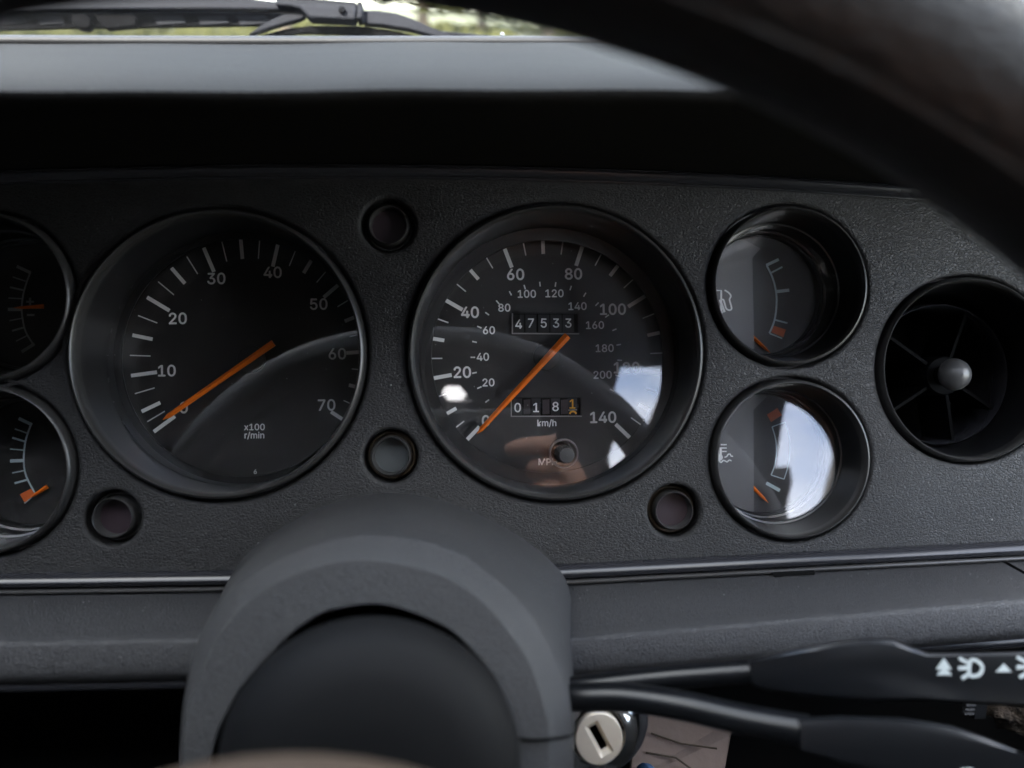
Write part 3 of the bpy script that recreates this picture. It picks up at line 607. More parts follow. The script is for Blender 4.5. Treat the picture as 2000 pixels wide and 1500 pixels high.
obj('trip_knob', lathe(kb.x, kb.z, [(.0001, GD), (.0044, GD - .0004), (.0044, GD - .012), (.0033, GD - .013), (.0033, GD - .0292), (.0030, GD - .0302), (.0001, GD - .0304)], 40), 'black', sp, angle=35)
obj('knob_ring', lathe(kb.x, kb.z, [(.0052, .0280), (.0053, .0212), (.0056, .0203), (.0060, .0203), (.0063, .0212)], 64), 'dullchrome', sp, angle=50)
kr = []
for i in range(20):
    a = 2 * math.pi * i / 20
    kr.append(tube([(kb.x + .00335 * math.cos(a), GD - .0135, kb.z + .00335 * math.sin(a)), (kb.x + .00335 * math.cos(a), GD - .028, kb.z + .00335 * math.sin(a))], .00028, 6))
obj('knurling', merge(*kr), 'black', sp)
gauge_glass('glass', sp, *SPD, .0554, .0238, -4.75)

# ---- tachometer
ta = thing('tachometer', (TAC[0], 0, TAC[1]), 'rev counter marked 0 to 70 with orange needle lying near zero', 'gauge')
bezel_parts(ta, *TAC, .955)
TC = (491, 702)
tt = [(0, 216.6), (2.5, 210.9), (5, 205.4), (7.5, 196.4), (10, 187.7), (20, 149.2), (30, 113.1), (40, 77), (50, 40.6), (60, 3.9), (70, -33.3)]
for q in range(0, 29):
    v = q * 2.5; a = interp(tt, v)
    if q % 4 == 0: tick(ta, TC, a, 186, 237, 7.2, GD)
    elif q % 2 == 0: tick(ta, TC, a, 197, 237, 7, GD)
    else: tick(ta, TC, a, 197, 237, 2.2, GD)
for s, x, y in [('0', 359, 796), ('10', 326, 724), ('20', 347.5, 622), ('30', 422.6, 544), ('40', 532.6, 532), ('50', 622.6, 594), ('60', 659, 691), ('70', 638, 791)]:
    obj('numeral', text_geo(s, x, y, 22, GD, .016, 1), 'ink', ta, smooth=False)
obj('lettering', text_geo('x100', 497, 834, 12.5, GD, .016), 'ink', ta, smooth=False)
obj('lettering', text_geo('r/min', 497, 850, 12.5, GD, .016), 'ink', ta, smooth=False)
obj('lettering', text_geo('6', 498.7, 921, 9, GD, .02), 'ink', ta, smooth=False)
hc = at(*TC, GD)
obj('hub_disc', lathe(hc.x, hc.z, [(.0001, GD - .0016), (.0056, GD - .0016), (.0060, GD - .0012), (.0061, GD)], 64, True), 'dial', ta, angle=30)
needle(ta, 'needle', (535, 670), (319, 820), 13, 9, GD - .0045)
gauge_glass('glass', ta, *TAC, .0529, .0238, -4.75)

# ================================================================ SMALL GAUGES
SD = .031
def small_gauge(name, c, label, glass_tilt=-5.6, dome=.0001, gyaw=0.0):
    t = thing(name, (c[0], 0, c[1]), label, 'gauge')
    obj('bezel_lip', lathe(*c, [(.0322, .010), (.0320, .001), (.0316, -.0016), (.0311, -.0026), (.0305, -.0028), (.0301, -.0020), (.0299, -.0006), (.0298, .002)], 128), 'lip', t, angle=60)
    obj('bezel_wall', lathe(*c, [(.0299, .0008), (.0291, .008), (.0283, .0145), (.0276, .0148), (.0275, .0155), (.0275, .0252), (.0266, .0256), (.0265, .0275), (.0259, .0280), (.0259, .034)], 128), 'bezel', t, angle=30)
    obj('dial', lathe(*c, [(.0001, SD), (.0270, SD), (.0270, SD + .002), (.0001, SD + .002)], 96, True, True), 'dial', t, angle=30)
    gauge_glass('glass', t, *c, .0274, .0200, glass_tilt, dome=dome, yaw_=gyaw)
    return t
def fx(p): return (p[0] * .23336 + 1380, p[1] * .23336 + 380)
def tx(p): return (p[0] * .23336 + 1380, p[1] * .23336 + 720)
def vx(p): return (p[0] * .2535, p[1] * .2535 + 380)
def ox(p): return (p[0] * .4667, p[1] * .4667 + 400)

# fuel
fu = small_gauge('fuel_gauge', FUEL, 'upper right small gauge with fuel pump symbol and orange low block', gyaw=7.3)
obj('scale_arc', pline(spline([fx(p) for p in [(502, 592), (545, 680), (573, 770), (585, 860), (583, 950), (572, 1035), (552, 1100), (525, 1160)]], 5), 3.4, SD), 'inkblue', fu, smooth=False)
for a, b, w in [((500, 592), (603, 543), 5.6), ((540, 655), (634, 606), 3.4), ((588, 812), (691, 800), 6.2), ((570, 1048), (676, 1076), 3.2), ((527, 1162), (632, 1204), 2.6)]:
    obj('tick_mark', bar(fx(a), fx(b), w, SD - .00002), 'inkblue', fu, smooth=False)
obj('low_block', pxprism([fx(p) for p in [(562, 1098), (664, 1130), (642, 1195), (542, 1152)]], SD - .0001, .0001), 'orangeflat', fu, smooth=False)
needle(fu, 'needle', fx((370, 1178)), fx((533, 1328)), 6.5, 5.5, SD - .0014, .0012)
def mask_plate(t, pts, f):
    obj('mask_plate', pxprism([f(p) for p in pts], SD - .0012, .0016), 'mask', t, smooth=False)
mask_plate(fu, [(372, 535), (440, 458), (300, 380), (60, 420), (-40, 700), (20, 1150), (200, 1300), (388, 1290)], fx)
YM = SD - .0029
pump = [pline([fx(p) for p in [(40, 800), (40, 985)]], 3, YM), pline([fx(p) for p in [(40, 803), (122, 803), (122, 985)]], 3.6, YM),
        pline([fx(p) for p in [(30, 985), (135, 985)]], 4, YM), pline(spline([fx(p) for p in [(150, 800), (185, 822), (203, 850), (192, 880), (205, 930), (208, 958), (190, 968), (165, 955), (152, 915), (140, 880), (122, 882)]], 4), 3.0, YM),
        pline([fx(p) for p in [(112, 880), (150, 985)]], 4.5, YM)]
obj('pump_symbol', merge(*pump), 'ink', fu, smooth=False)

# temperature
te = small_gauge('temperature_gauge', TEMP, 'lower right small gauge with thermometer symbol and orange hot block', gyaw=7.3, glass_tilt=-6.2)
obj('hot_block', pxprism([tx(p) for p in [(505, 385), (592, 330), (628, 390), (540, 447)]], SD, .00012), 'orangeflat', te, smooth=False)
inn = spline([tx(p) for p in [(548, 487), (575, 580), (585, 685), (572, 800), (540, 890)]], 5)
ou = spline([tx(p) for p in [(658, 447), (688, 560), (696, 690), (680, 820), (648, 925)]], 5)
obj('normal_band', merge(pline(inn, 2.2, SD), pline(ou, 1.8, SD - .00002), bar(inn[0], ou[0], 2.0, SD - .00004), bar(inn[-1], ou[-1], 2.0, SD - .00004)), 'inkblue', te, smooth=False)
obj('tick_mark', bar(tx((500, 957)), tx((612, 1020)), 6.5, SD), 'inkblue', te, smooth=False)
needle(te, 'needle', tx((365, 970)), tx((516, 1124)), 6.5, 5.5, SD - .0014, .0012)
mask_plate(te, [(382, 345), (492, 235), (400, 120), (60, 250), (-40, 600), (0, 1000), (150, 1190), (385, 1190)], tx)
th = [pline([tx(p) for p in [(95, 630), (95, 740)]], 5, YM), pline([tx(p) for p in [(118, 660), (118, 745)]], 4, YM)]
th += [bar(tx((118, y)), tx((168, y)), 2.6, YM - .00002 * i) for i, y in enumerate((636, 664, 693))]
th += [pline(spline([tx(p) for p in [(150, 742), (168, 735), (180, 718), (196, 715), (206, 732), (222, 732)]], 4), 2.4, YM),
       pline(spline([tx(p) for p in [(60, 785), (85, 765), (105, 770), (120, 785), (140, 768), (160, 775), (172, 780), (190, 765), (208, 772)]], 4), 2.6, YM)]
th.append(pxprism([pol(tx((108, 742)), 6.5, a) for a in range(0, 360, 20)], YM - .0001, .00015))
obj('thermometer_symbol', merge(*th), 'ink', te, smooth=False)

# voltmeter
vo = small_gauge('voltmeter', VOLT, 'upper left small gauge with plus and minus marks, needle level')
obj('scale_arc', pline(spline([vx(p) for p in [(235, 600), (205, 680), (180, 770), (168, 870), (175, 960), (200, 1060), (258, 1155)]], 5), 3.0, SD), 'inkgrey', vo, smooth=False)
for a, b, w in [((130, 553), (236, 603), 6), ((100, 635), (198, 668), 2.2), ((78, 714), (185, 738), 3.6), ((65, 797), (170, 803), 2.2), ((62, 885), (165, 885), 6.5), ((75, 972), (175, 952), 2.2), ((95, 1050), (192, 1022), 3.6), ((125, 1130), (212, 1085), 2.2), ((168, 1212), (266, 1150), 6)]:
    obj('tick_mark', bar(vx(a), vx(b), w, SD - .00002), 'inkgrey', vo, smooth=False)
obj('plus_sign', merge(bar(vx((203, 826)), vx((262, 826)), 4, SD), bar(vx((232, 795)), vx((232, 856)), 4, SD - .00003)), 'inkgrey', vo, smooth=False)
obj('minus_sign', bar(vx((208, 928)), vx((266, 928)), 4, SD), 'inkgrey', vo, smooth=False)
needle(vo, 'needle', vx((340, 862)), vx((103, 874)), 8.5, 5, SD - .0014, .0012)

# oil pressure
oi = small_gauge('pressure_gauge', OILP, 'lower left small gauge with pale scale and orange block at its foot')
obj('scale_arc', pline(spline([ox(p) for p in [(130, 917), (107, 990), (100, 1070), (110, 1135), (146, 1206)]], 6), 3.0, SD), 'inkblue', oi, smooth=False)
for a, b, w in [((79, 894), (134, 920), 6), ((63, 938), (112, 955), 2.2), ((52, 975), (103, 990), 3.4), ((43, 1022), (100, 1027), 2.2), ((43, 1072), (100, 1070), 6.2), ((52, 1122), (103, 1112), 2.2), ((62, 1165), (115, 1150), 3.6), ((103, 1249), (150, 1207), 3)]:
    obj('tick_mark', bar(ox(a), ox(b), w, SD - .00002), 'inkblue', oi, smooth=False)
obj('low_block', pxprism([ox(p) for p in [(83, 1212), (130, 1188), (148, 1212), (104, 1246)]], SD - .0001, .0001), 'orangeflat', oi, smooth=False)
needle(oi, 'needle', ox((200, 1178)), ox((122, 1230)), 8.5, 5, SD - .0014, .0012)

# ================================================================ WARNING LAMPS
for i, (c, lens, label) in enumerate(zip(LAMPS, ('lens', 'lensg', 'lens', 'lens'),
        ('unlit dark warning lamp above and between the two big dials', 'unlit grey warning lamp below and between the two big dials',
         'unlit purplish warning lamp between speedometer and temperature gauge', 'unlit dark warning lamp below left of the rev counter'))):
    t = thing('warning_lamp', (c[0], 0, c[1]), label, 'lamp', 'round warning lamps in the fascia')
    obj('collar', lathe(*c, [(.0100, .012), (.0099, .0066), (.0092, .0058), (.0085, .0060), (.0078, .0045)], 64), 'brass' if i in (1, 2) else 'black', t, angle=50)
    obj('lens_ring', lathe(*c, [(.0079, .010), (.0078, .0012), (.0076, .0002), (.0073, -.0002), (.0070, .0002), (.0068, .0012), (.0066, .0055)], 64), 'lip', t, angle=60)
    obj('lens', lathe(*c, [(.0001, .0052), (.003, .0051), (.0055, .0050), (.0067, .0050)], 48), lens, t)

# ================================================================ AIR VENT
ve = thing('air_vent', (VENT[0], 0, VENT[1]), 'round black air vent with central ball knob at the right', 'air vent')
obj('vent_lip', lathe(*VENT, [(.0378, .012), (.0376, .001), (.0371, -.0012), (.0364, -.0020), (.0358, -.0014), (.0355, .0005), (.0354, .004)], 128), 'lip', ve, angle=60)
obj('vent_wall', lathe(*VENT, [(.0356, .002), (.0345, .010), (.0335, .014), (.0332, .020), (.0340, .06)], 128), 'bezel', ve, angle=30)
vb = axis_of(1836, 731, .021)
obj('inner_ring', lathe(*vb, [(.0312, .030), (.0309, .0215), (.0302, .0207), (.0297, .0215), (.0292, .030), (.0285, .06)], 128), 'trim', ve, angle=50)
obj('vent_throat', lathe(*vb, [(.0001, .058), (.033, .058)], 48, False), 'deep', ve)
hb = at(1840, 734, .024)
obj('vent_hub', lathe(hb.x, hb.z, [(.0001, .022), (.0080, .0222), (.0086, .0235), (.0088, .05)], 48), 'deep', ve, angle=40)
for a in (142, 218, 285, 62, 330):
    p0 = Vector((hb.x + .008 * math.cos(R(a)), .024, hb.z + .008 * math.sin(R(a)))); p1 = Vector((vb[0] + .0296 * math.cos(R(a)), .024, vb[1] + .0296 * math.sin(R(a))))
    n_ = Vector((-math.sin(R(a)), 0, math.cos(R(a)))) * .0007
    obj('vane', prism([p0 - n_, p1 - n_, p1 + n_, p0 + n_], (0, .022, 0)), 'deep', ve, smooth=False)
kn = at(1871, 731, .004)
obj('knob_stem', tube([(hb.x, .024, hb.z), (kn.x, .008, kn.z)], .0042, 20), 'deep', ve)
obj('knob', lathe(kn.x, kn.z, [(.0001, .0005), (.0022, .0009), (.0042, .0020), (.0058, .0038), (.0066, .0060), (.0067, .0068), (.0064, .0076), (.0048, .0090)], 48), 'knob', ve, angle=60)

# ================================================================ STEERING COLUMN SHROUD
S = [(350, 1640), (350, 1500), (352, 1450), (365, 1370), (392, 1270), (430, 1165), (480, 1085), (560, 1025), (650, 983), (745, 964), (840, 972), (930, 1003), (1010, 1045), (1072, 1093), (1106, 1135), (1119, 1200), (1124, 1300), (1124, 1400), (1122, 1500), (1120, 1640)]
B1 = [(352, 1640), (352, 1500), (352, 1450), (357, 1382), (368, 1322), (392, 1238), (456, 1148), (540, 1094), (630, 1058), (720, 1044), (810, 1051), (900, 1079), (972, 1130), (1032, 1190), (1074, 1262), (1102, 1334), (1116, 1400), (1119, 1450), (1120, 1500), (1119, 1640)]
B2 = [(356, 1640), (356, 1500), (356, 1452), (362, 1394), (382, 1334), (424, 1242), (480, 1175), (545, 1132), (630, 1100), (720, 1091), (810, 1106), (888, 1133), (948, 1178), (996, 1232), (1032, 1286), (1056, 1346), (1071, 1406), (1074, 1450), (1075, 1500), (1075, 1640)]
O_ = [(400, 1640), (405, 1520), (415, 1470), (430, 1420), (470, 1345), (512, 1296), (564, 1244), (596, 1218), (640, 1194), (720, 1181), (774, 1187), (840, 1211), (888, 1238), (936, 1286), (972, 1334), (990, 1380), (1002, 1430), (1008, 1460), (1010, 1500), (1010, 1640)]
def ring3(pts, Y): return [at(p.x, p.y, Y) for p in spline(pts, 6)]
sh = thing('steering_column', tuple(at(720, 1400, -.04)), 'dark grey plastic steering column shroud rising in front of the gauges', 'column')
def shift(pts, dx, dy): return [(x + dx, y + dy) for x, y in pts]
def mixr(a, b, k): return [((1 - k) * p[0] + k * q[0], (1 - k) * p[1] + k * q[1]) for p, q in zip(a, b)]
rows = [ring3(S, .012), ring3(S, -.012), ring3(mixr(S, B1, .5), -.044), ring3(mixr(S, B1, .955), -.0712), ring3(mixr(S, B1, .99), -.0728), ring3(mixr(B1, B2, .06), -.0745),
        ring3(mixr(B1, B2, .5), -.0792), ring3(mixr(B1, B2, .94), -.0834), ring3(mixr(B2, O_, .01), -.0840), ring3(mixr(B2, O_, .05), -.0842),
        ring3(mixr(B2, O_, .5), -.0846), ring3(mixr(B2, O_, .97), -.0850), ring3(O_, -.0846), ring3(O_, -.0820), ring3(O_, -.060), ring3(O_, -.02)]
# split at the parting line of the two halves
obj('upper_shroud', loft(rows), 'shroud', sh, angle=13)
obj('parting_line', tube([at(1003, 1441, -.0853), at(1040, 1445, -.0853), at(1072, 1444, -.0848), at(1098, 1441, -.079), at(1121, 1434, -.072)], .00045, 8), 'deep', sh)
tc_ = at(720, 1500, -.03)
obj('shaft_clip', merge(pxprism([(610, 1212), (640, 1206), (646, 1222), (618, 1230)], -.05, .002), pxprism([(880, 1240), (915, 1272), (905, 1284), (872, 1252)], -.05, .002)), 'lip', sh, smooth=False)
obj('inner_tube', lathe(tc_.x, tc_.z, [(.052, -.02), (.050, -.045), (.0490, -.0470), (.0001, -.0475)], 64), 'deep', sh)
# ================================================================ STEERING WHEEL (close to the lens)
WY = -.1915
wc = Vector((-.0275, WY, -.1227)); UX, UZ = Vector((1, 0, 0)), Vector((0, 0, 1))
sw = thing('steering_wheel', tuple(wc), 'black leather steering wheel with its blurred rim across the top right', 'steering wheel')
obj('rim', torus_geo(wc, UX, UZ, .1950, .0148, 200, 24), 'leather', sw)
# sewn seam: a low welt running round the inside of the leather
obj('seam', torus_geo(wc + Vector((0, -.0088, 0)), UX, UZ, .1950 - .0112, .0009, 200, 8), 'leather', sw)
rows = []
for Y, px, py, r in [(-.050, 722, 1480, 262), (-.075, 724, 1488, 276), (-.100, 725, 1496, 286), (-.112, 724, 1499, 290), (-.119, 723, 1501, 287), (-.125, 722, 1506, 274), (-.1295, 720, 1515, 245), (-.133, 715, 1530, 190), (-.1345, 710, 1550, 110), (-.135, 705, 1570, 2)]:
    c = at(px, py, Y); r *= mpp(Y)
    rows.append([c + Vector((r * math.cos(2 * math.pi * i / 72), 0, r * math.sin(2 * math.pi * i / 72))) for i in range(72)])
obj('hub_boss', loft(rows, True), 'hub', sw)
obj('hub_neck', tube([at(690, 1720, -.126), (wc.x, WY + .010, wc.z - .02)], .018, 32), 'hub', sw)
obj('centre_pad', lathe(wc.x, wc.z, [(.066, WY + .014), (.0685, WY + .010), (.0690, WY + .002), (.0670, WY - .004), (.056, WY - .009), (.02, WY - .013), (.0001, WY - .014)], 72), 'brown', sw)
for a in (200, 340, 270):
    d = UX * math.cos(R(a)) + UZ * math.sin(R(a))
    obj('spoke', tube([wc + d * .045 + Vector((0, .004, 0)), wc + d * .11 + Vector((0, .004, 0)), wc + d * .188], [.014, .011, .010], 16, flat=1.0, up=Vector((0, 1, 0))), 'leather', sw)

# ================================================================ STALKS
def stalk_rod(path, rad): return tube(spline(path, 8), rad, 20)
l1 = thing('light_stalk', tuple(at(1450, 1315, -.075)), 'upper black stalk with white headlamp symbols right of the column', 'stalk')
obj('rod', stalk_rod([at(1040, 1350, -.050), at(1125, 1342, -.056), at(1300, 1324, -.066), at(1470, 1312, -.074)], .0034), 'stalk', l1)
def paddle(pts, Y0, Y1, inset, material, par, name):
    """outline in pixels; flat face at Y1, sides flaring back to Y0"""
    n = len(pts); c = (sum(p[0] for p in pts) / n, sum(p[1] for p in pts) / n)
    g = loft([[at(*p, Y0) for p in pts], [at(*p, Y1 + .0022) for p in pts],
              [at(p[0] + (c[0] - p[0]) * inset * .02, p[1] + (c[1] - p[1]) * inset * .35, Y1 + .0005) for p in pts],
              [at(p[0] + (c[0] - p[0]) * inset * .04, p[1] + (c[1] - p[1]) * inset, Y1) for p in pts]], True)
    v, f = g; m_ = len(v); f = f + [tuple(range(m_ - n, m_)), tuple(range(n - 1, -1, -1))]
    return obj(name, (v, f), material, par, angle=28)
pd = [(1462, 1292), (1500, 1282), (1560, 1268), (1640, 1252), (1700, 1247), (1745, 1248), (1775, 1262), (1812, 1276), (1900, 1275), (2300, 1265), (2300, 1400), (1800, 1368), (1700, 1372), (1580, 1362), (1500, 1350), (1468, 1340)]
paddle(pd, -.066, -.078, .22, 'stalk', l1, 'paddle')
YP = -.0781
tri = lambda x, y, w, h: pxprism([(x - w, y + h), (x, y - h), (x + w, y + h)], YP, .0003)
obj('arrow_symbol', merge(tri(1843, 1296, 15, 11), pxprism([(1829, 1318), (1843, 1302), (1859, 1318)], YP - .0001, .0003)), 'print_', l1, smooth=False)
def lamp_symbol(x, y, s=1.0):
    D = [(x - 10 * s, y - 20 * s), (x + 4 * s, y - 18 * s), (x + 14 * s, y - 10 * s), (x + 18 * s, y), (x + 13 * s, y + 12 * s), (x + 4 * s, y + 17 * s), (x - 10 * s, y + 17 * s), (x - 13 * s, y), (x - 10 * s, y - 20 * s)]
    return merge(pline(spline(D, 3), 8 * s, YP, .0003), bar((x - 38 * s, y), (x - 16 * s, y - 1 * s), 8 * s, YP, .0003),
                 bar((x - 36 * s, y - 24 * s), (x - 15 * s, y - 12 * s), 8 * s, YP, .0003), bar((x - 30 * s, y + 24 * s), (x - 13 * s, y + 13 * s), 8 * s, YP, .0003))
obj('headlamp_symbol', lamp_symbol(1903, 1305, .84), 'print_', l1, smooth=False)
obj('arrow_symbol', tri(1960, 1304, 15, 8), 'print_', l1, smooth=False)
obj('headlamp_symbol', lamp_symbol(2016, 1303, .84), 'print_', l1, smooth=False)

l2 = thing('wiper_stalk', tuple(at(1550, 1420, -.085)), 'lower black stalk curving down to the right over the ignition lock', 'stalk')
obj('rod', stalk_rod([at(1050, 1362, -.058), at(1125, 1362, -.064), at(1220, 1362, -.070), at(1330, 1378, -.078), at(1450, 1405, -.085), at(1580, 1428, -.092)], .0042), 'stalk', l2)
pd2 = [(1560, 1402), (1640, 1398), (1760, 1402), (1860, 1418), (1925, 1440), (1985, 1466), (2080, 1490), (2300, 1500), (2300, 1640), (1900, 1560), (1750, 1520), (1640, 1490), (1560, 1458)]
paddle(pd2, -.082, -.096, .30, 'stalk', l2, 'paddle')
YP = -.0962
obj('wash_symbol', merge(pline([pol((1890, 1530), 26, a) for a in range(20, 165, 12)], 8, YP, .0003), bar((1835, 1518), (1858, 1516), 8, YP, .0003)), 'print_', l2, smooth=False)

# ================================================================ IGNITION LOCK
IG = at(1170, 1443, -.030); ig = thing('ignition_lock', tuple(IG), 'chrome ignition lock with slanted key slot beside the column', 'lock')
k_ = mpp(-.03)
obj('bezel_ring', lathe(IG.x, IG.z, [(.0165, .02), (.0160, -.020), (.0148, -.0255), (.0120, -.0275), (.0098, -.0280), (.0092, -.0268), (.0090, -.020)], 72), 'chrome', ig, angle=40)
obj('barrel_gap', lathe(IG.x, IG.z, [(.0092, -.0262), (.0076, -.0262)], 64), 'deep', ig)
# barrel face with a chamfered slot
fa = Vector((math.cos(R(-62)), 0, math.sin(R(-62)))); fb = Vector((math.cos(R(28)), 0, math.sin(R(28))))
def slot(w, h, Y): return [IG * 1 + fa * (sx_ * h) + fb * (sy_ * w) + Vector((0, Y - IG.y, 0)) for sx_, sy_ in ((-1, -1), (1, -1), (1, 1), (-1, 1))]
N = 64
outer = [(IG.x + .0084 * math.cos(2 * math.pi * i / N), -.0300, IG.z + .0092 * math.sin(2 * math.pi * i / N)) for i in range(N)]
back = [(x, -.020, z) for x, y, z in outer]
def rect_ring(w, h, Y):
    # N points round a rectangle by angle, to bridge with the circle
    r_ = []
    for i in range(N):
        a = 2 * math.pi * i / N; d = Vector((math.cos(a), 0, math.sin(a)))
        u, v = d.dot(fa), d.dot(fb)
        t = min(h / abs(u) if abs(u) > 1e-6 else 9, w / abs(v) if abs(v) > 1e-6 else 9)
        r_.append(Vector((IG.x, Y, IG.z)) + d * t)
    return r_
obj('barrel_face', loft([back, outer, [(p[0] * .96 + IG.x * .04, -.0303, p[2] * .96 + IG.z * .04) for p in outer], rect_ring(.0026, .0062, -.0304), rect_ring(.0013, .0044, -.0285)], True), 'satin', ig, angle=25)
obj('key_slot', loft([rect_ring(.0014, .0045, -.0287), rect_ring(.0013, .0044, -.0235), rect_ring(.0001, .0001, -.0235)], True), 'deep', ig, smooth=False)
obj('position_mark', text_geo('0', 1141, 1396, 9, -.0281, 0, 12), 'deep', ig, smooth=False)
obj('position_mark', text_geo('I', 1158, 1389, 9, -.0283, 0, 6), 'deep', ig, smooth=False)
obj('position_mark', text_geo('II', 1221, 1421, 8, -.0275, 0, -70), 'deep', ig, smooth=False)
obj('position_mark', text_geo('III', 1226, 1440, 8, -.0272, 0, -85), 'deep', ig, smooth=False)
obj('collar', torus_geo(Vector((IG.x, -.012, IG.z)), UX, UZ, .0182, .0036, 96, 16), 'rubber', ig)
obj('collar_skirt', lathe(IG.x, IG.z, [(.0170, -.019), (.0165, -.012), (.0185, .01), (.0185, .05)], 64), 'rubber', ig, angle=40)

# ================================================================ FOOTWELL BITS
tn = []
P0 = [at(1240, 1395, .05), at(1445, 1395, .055), at(1428, 1440, .058), at(1412, 1530, .06), at(1230, 1530, .05)]
g = prism(P0, (0, .004, 0))
obj('tan_card', g, 'tan', origin=P0[2], smooth=False, bevel=.001)
props(bpy.data.objects['tan_card'], 'creased tan sheet standing in the footwell behind the ignition lock', 'sheet')
cr_ = bpy.data.objects['tan_card']
for pts in ([(1272, 1432), (1330, 1452), (1400, 1462)], [(1262, 1470), (1320, 1480), (1375, 1520)]):
    obj('crease', tube([at(x, y, .0496) for x, y in pts], .00045, 8), 'bark', cr_)
dn = obj('denim_cloth', tube(spline([at(1215, 1560, .03), at(1245, 1530, .028), at(1272, 1516, .03), at(1300, 1548, .034)], 6), [.004 + .0016 * math.sin(i * .8) for i in range(19)], 16), 'denim')
props(dn, 'scrap of blue denim cloth low in the footwell beside the ignition lock', 'cloth')
# torn foam and ribbed bracket at the far right
fo = thing('foam_block', tuple(at(1965, 1365, -.01)), 'crumbling brown black foam block behind the light stalk', 'foam')
rb = []
V_, F_ = [], []
bm = bmesh.new(); bmesh.ops.create_icosphere(bm, subdivisions=4, radius=1)
rnd = random.Random(3)
c = at(2010, 1370, .0)
from mathutils import noise
for v in bm.verts:
    n_ = v.co.normalized(); k = 1 + .35 * noise.noise(n_ * 2.5) + .18 * noise.noise(n_ * 8)
    v.co = Vector((c.x + n_.x * .018 * k, c.y + n_.y * .010 * k, c.z + n_.z * .012 * k))
bm.faces.ensure_lookup_table(); bm.verts.index_update()
g = ([v.co.copy() for v in bm.verts], [tuple(v.index for v in f.verts) for f in bm.faces]); bm.free()
obj('foam_body', g, 'foam', fo, angle=180)
br = thing('ribbed_bracket', tuple(at(1893, 1360, -.01)), 'small ribbed grey bracket next to the torn foam', 'bracket')
obj('bracket_body', pxprism([(1905, 1322), (1925, 1322), (1915, 1398), (1893, 1398)], -.008, .003), 'stalk', br, smooth=False)
for i in range(9):
    t = i / 9
    obj('rib', bar((1886 + 4 - 13 * t, 1326 + 72 * t), (1908 - 13 * t, 1326 + 72 * t), 4.5, -.010, .002), 'pad', br, smooth=False)

# ================================================================ WIPER (outside, parked along the windscreen)
WP = .205
wi = thing('wiper', tuple(at(700, 40, WP)), 'dark grey wiper arm and blade parked at the windscreen base', 'wiper')
obj('blade_frame', pxprism([(-250, -12), (100, -4), (420, 0), (470, 2), (580, 16), (600, 26), (590, 33), (575, 27), (420, 25), (100, 26), (70, 28), (-250, 30)], WP, .006), 'wiper', wi, bevel=.0012)
obj('hinge_block', pxprism([(545, 8), (588, 10), (640, 13), (700, 18), (702, 22), (699, 50), (694, 52), (610, 48), (592, 30), (575, 26), (545, 24)], WP - .002, .010), 'wiper', wi, bevel=.0014)
obj('hinge_cap', pxprism([(703, 18), (712, 20), (711, 50), (701, 51)], WP - .001, .011), 'wiper', wi, bevel=.0008)
obj('hinge_pin', (lambda p: lathe(p.x, p.z, [(.0001, p.y - .0134), (.0019, p.y - .0134), (.0022, p.y - .0130), (.0022, p.y - .0115)], 24))(at(674, 38, WP - .002)), 'wiperd', wi)
obj('pivot_arm', pxprism([(712, 29), (740, 29), (775, 34), (805, 44), (840, 60), (880, 76), (900, 80), (860, 80), (800, 64), (750, 56), (712, 53)], WP + .002, .006), 'wiper', wi, bevel=.0012)
obj('spring_arch', pxprism([(488, 74), (510, 58), (535, 44), (560, 34), (588, 29), (600, 38), (590, 44), (560, 52), (530, 61), (500, 72)], WP + .001, .005), 'wiper', wi, bevel=.001)
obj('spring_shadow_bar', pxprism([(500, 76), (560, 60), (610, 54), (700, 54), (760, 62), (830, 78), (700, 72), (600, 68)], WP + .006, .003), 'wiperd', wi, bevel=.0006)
obj('rubber_blade', pxprism([(-250, 58), (0, 62), (150, 58), (270, 57), (520, 53), (560, 40), (575, 30), (560, 27), (100, 28), (-250, 34)], WP + .010, .003), 'wiperd', wi, bevel=.0006)
for x0, x1 in ((-30, 45), (72, 118), (300, 355), (385, 440), (462, 520)):
    obj('blade_window', pxprism([(x0, 33), (x1, 32), (x1 + 8, 46), (x0 + 8, 50)], WP + .0065, .001), 'wiper', wi, smooth=False)
obj('blade_clip', pxprism([(150, 30), (170, 30), (186, 48), (184, 62), (176, 65), (158, 62), (150, 50)], WP + .006, .007), 'wiperd', wi, bevel=.001)
obj('blade_clip', pxprism([(190, 34), (258, 30), (272, 40), (272, 58), (215, 63), (208, 58)], WP + .006, .006), 'wiperd', wi, bevel=.001)
obj('pivot_tube', tube([at(840, 62, WP + .02), at(920, 70, WP + .02), at(985, 76, WP + .02), at(1080, 84, WP + .02)], .0012, 10), 'wiper', wi)
jn = obj('washer_jet', merge(lathe(at(980, 75, WP + .01).x, at(980, 75, WP + .01).z, [(.0001, WP + .003), (.0012, WP + .004), (.0013, WP + .012)], 16), tube([at(980, 76, WP + .01), at(980, 92, WP + .01)], .0012, 10)), 'chrome')
props(jn, 'tiny bright washer jet at the foot of the windscreen', 'washer jet')

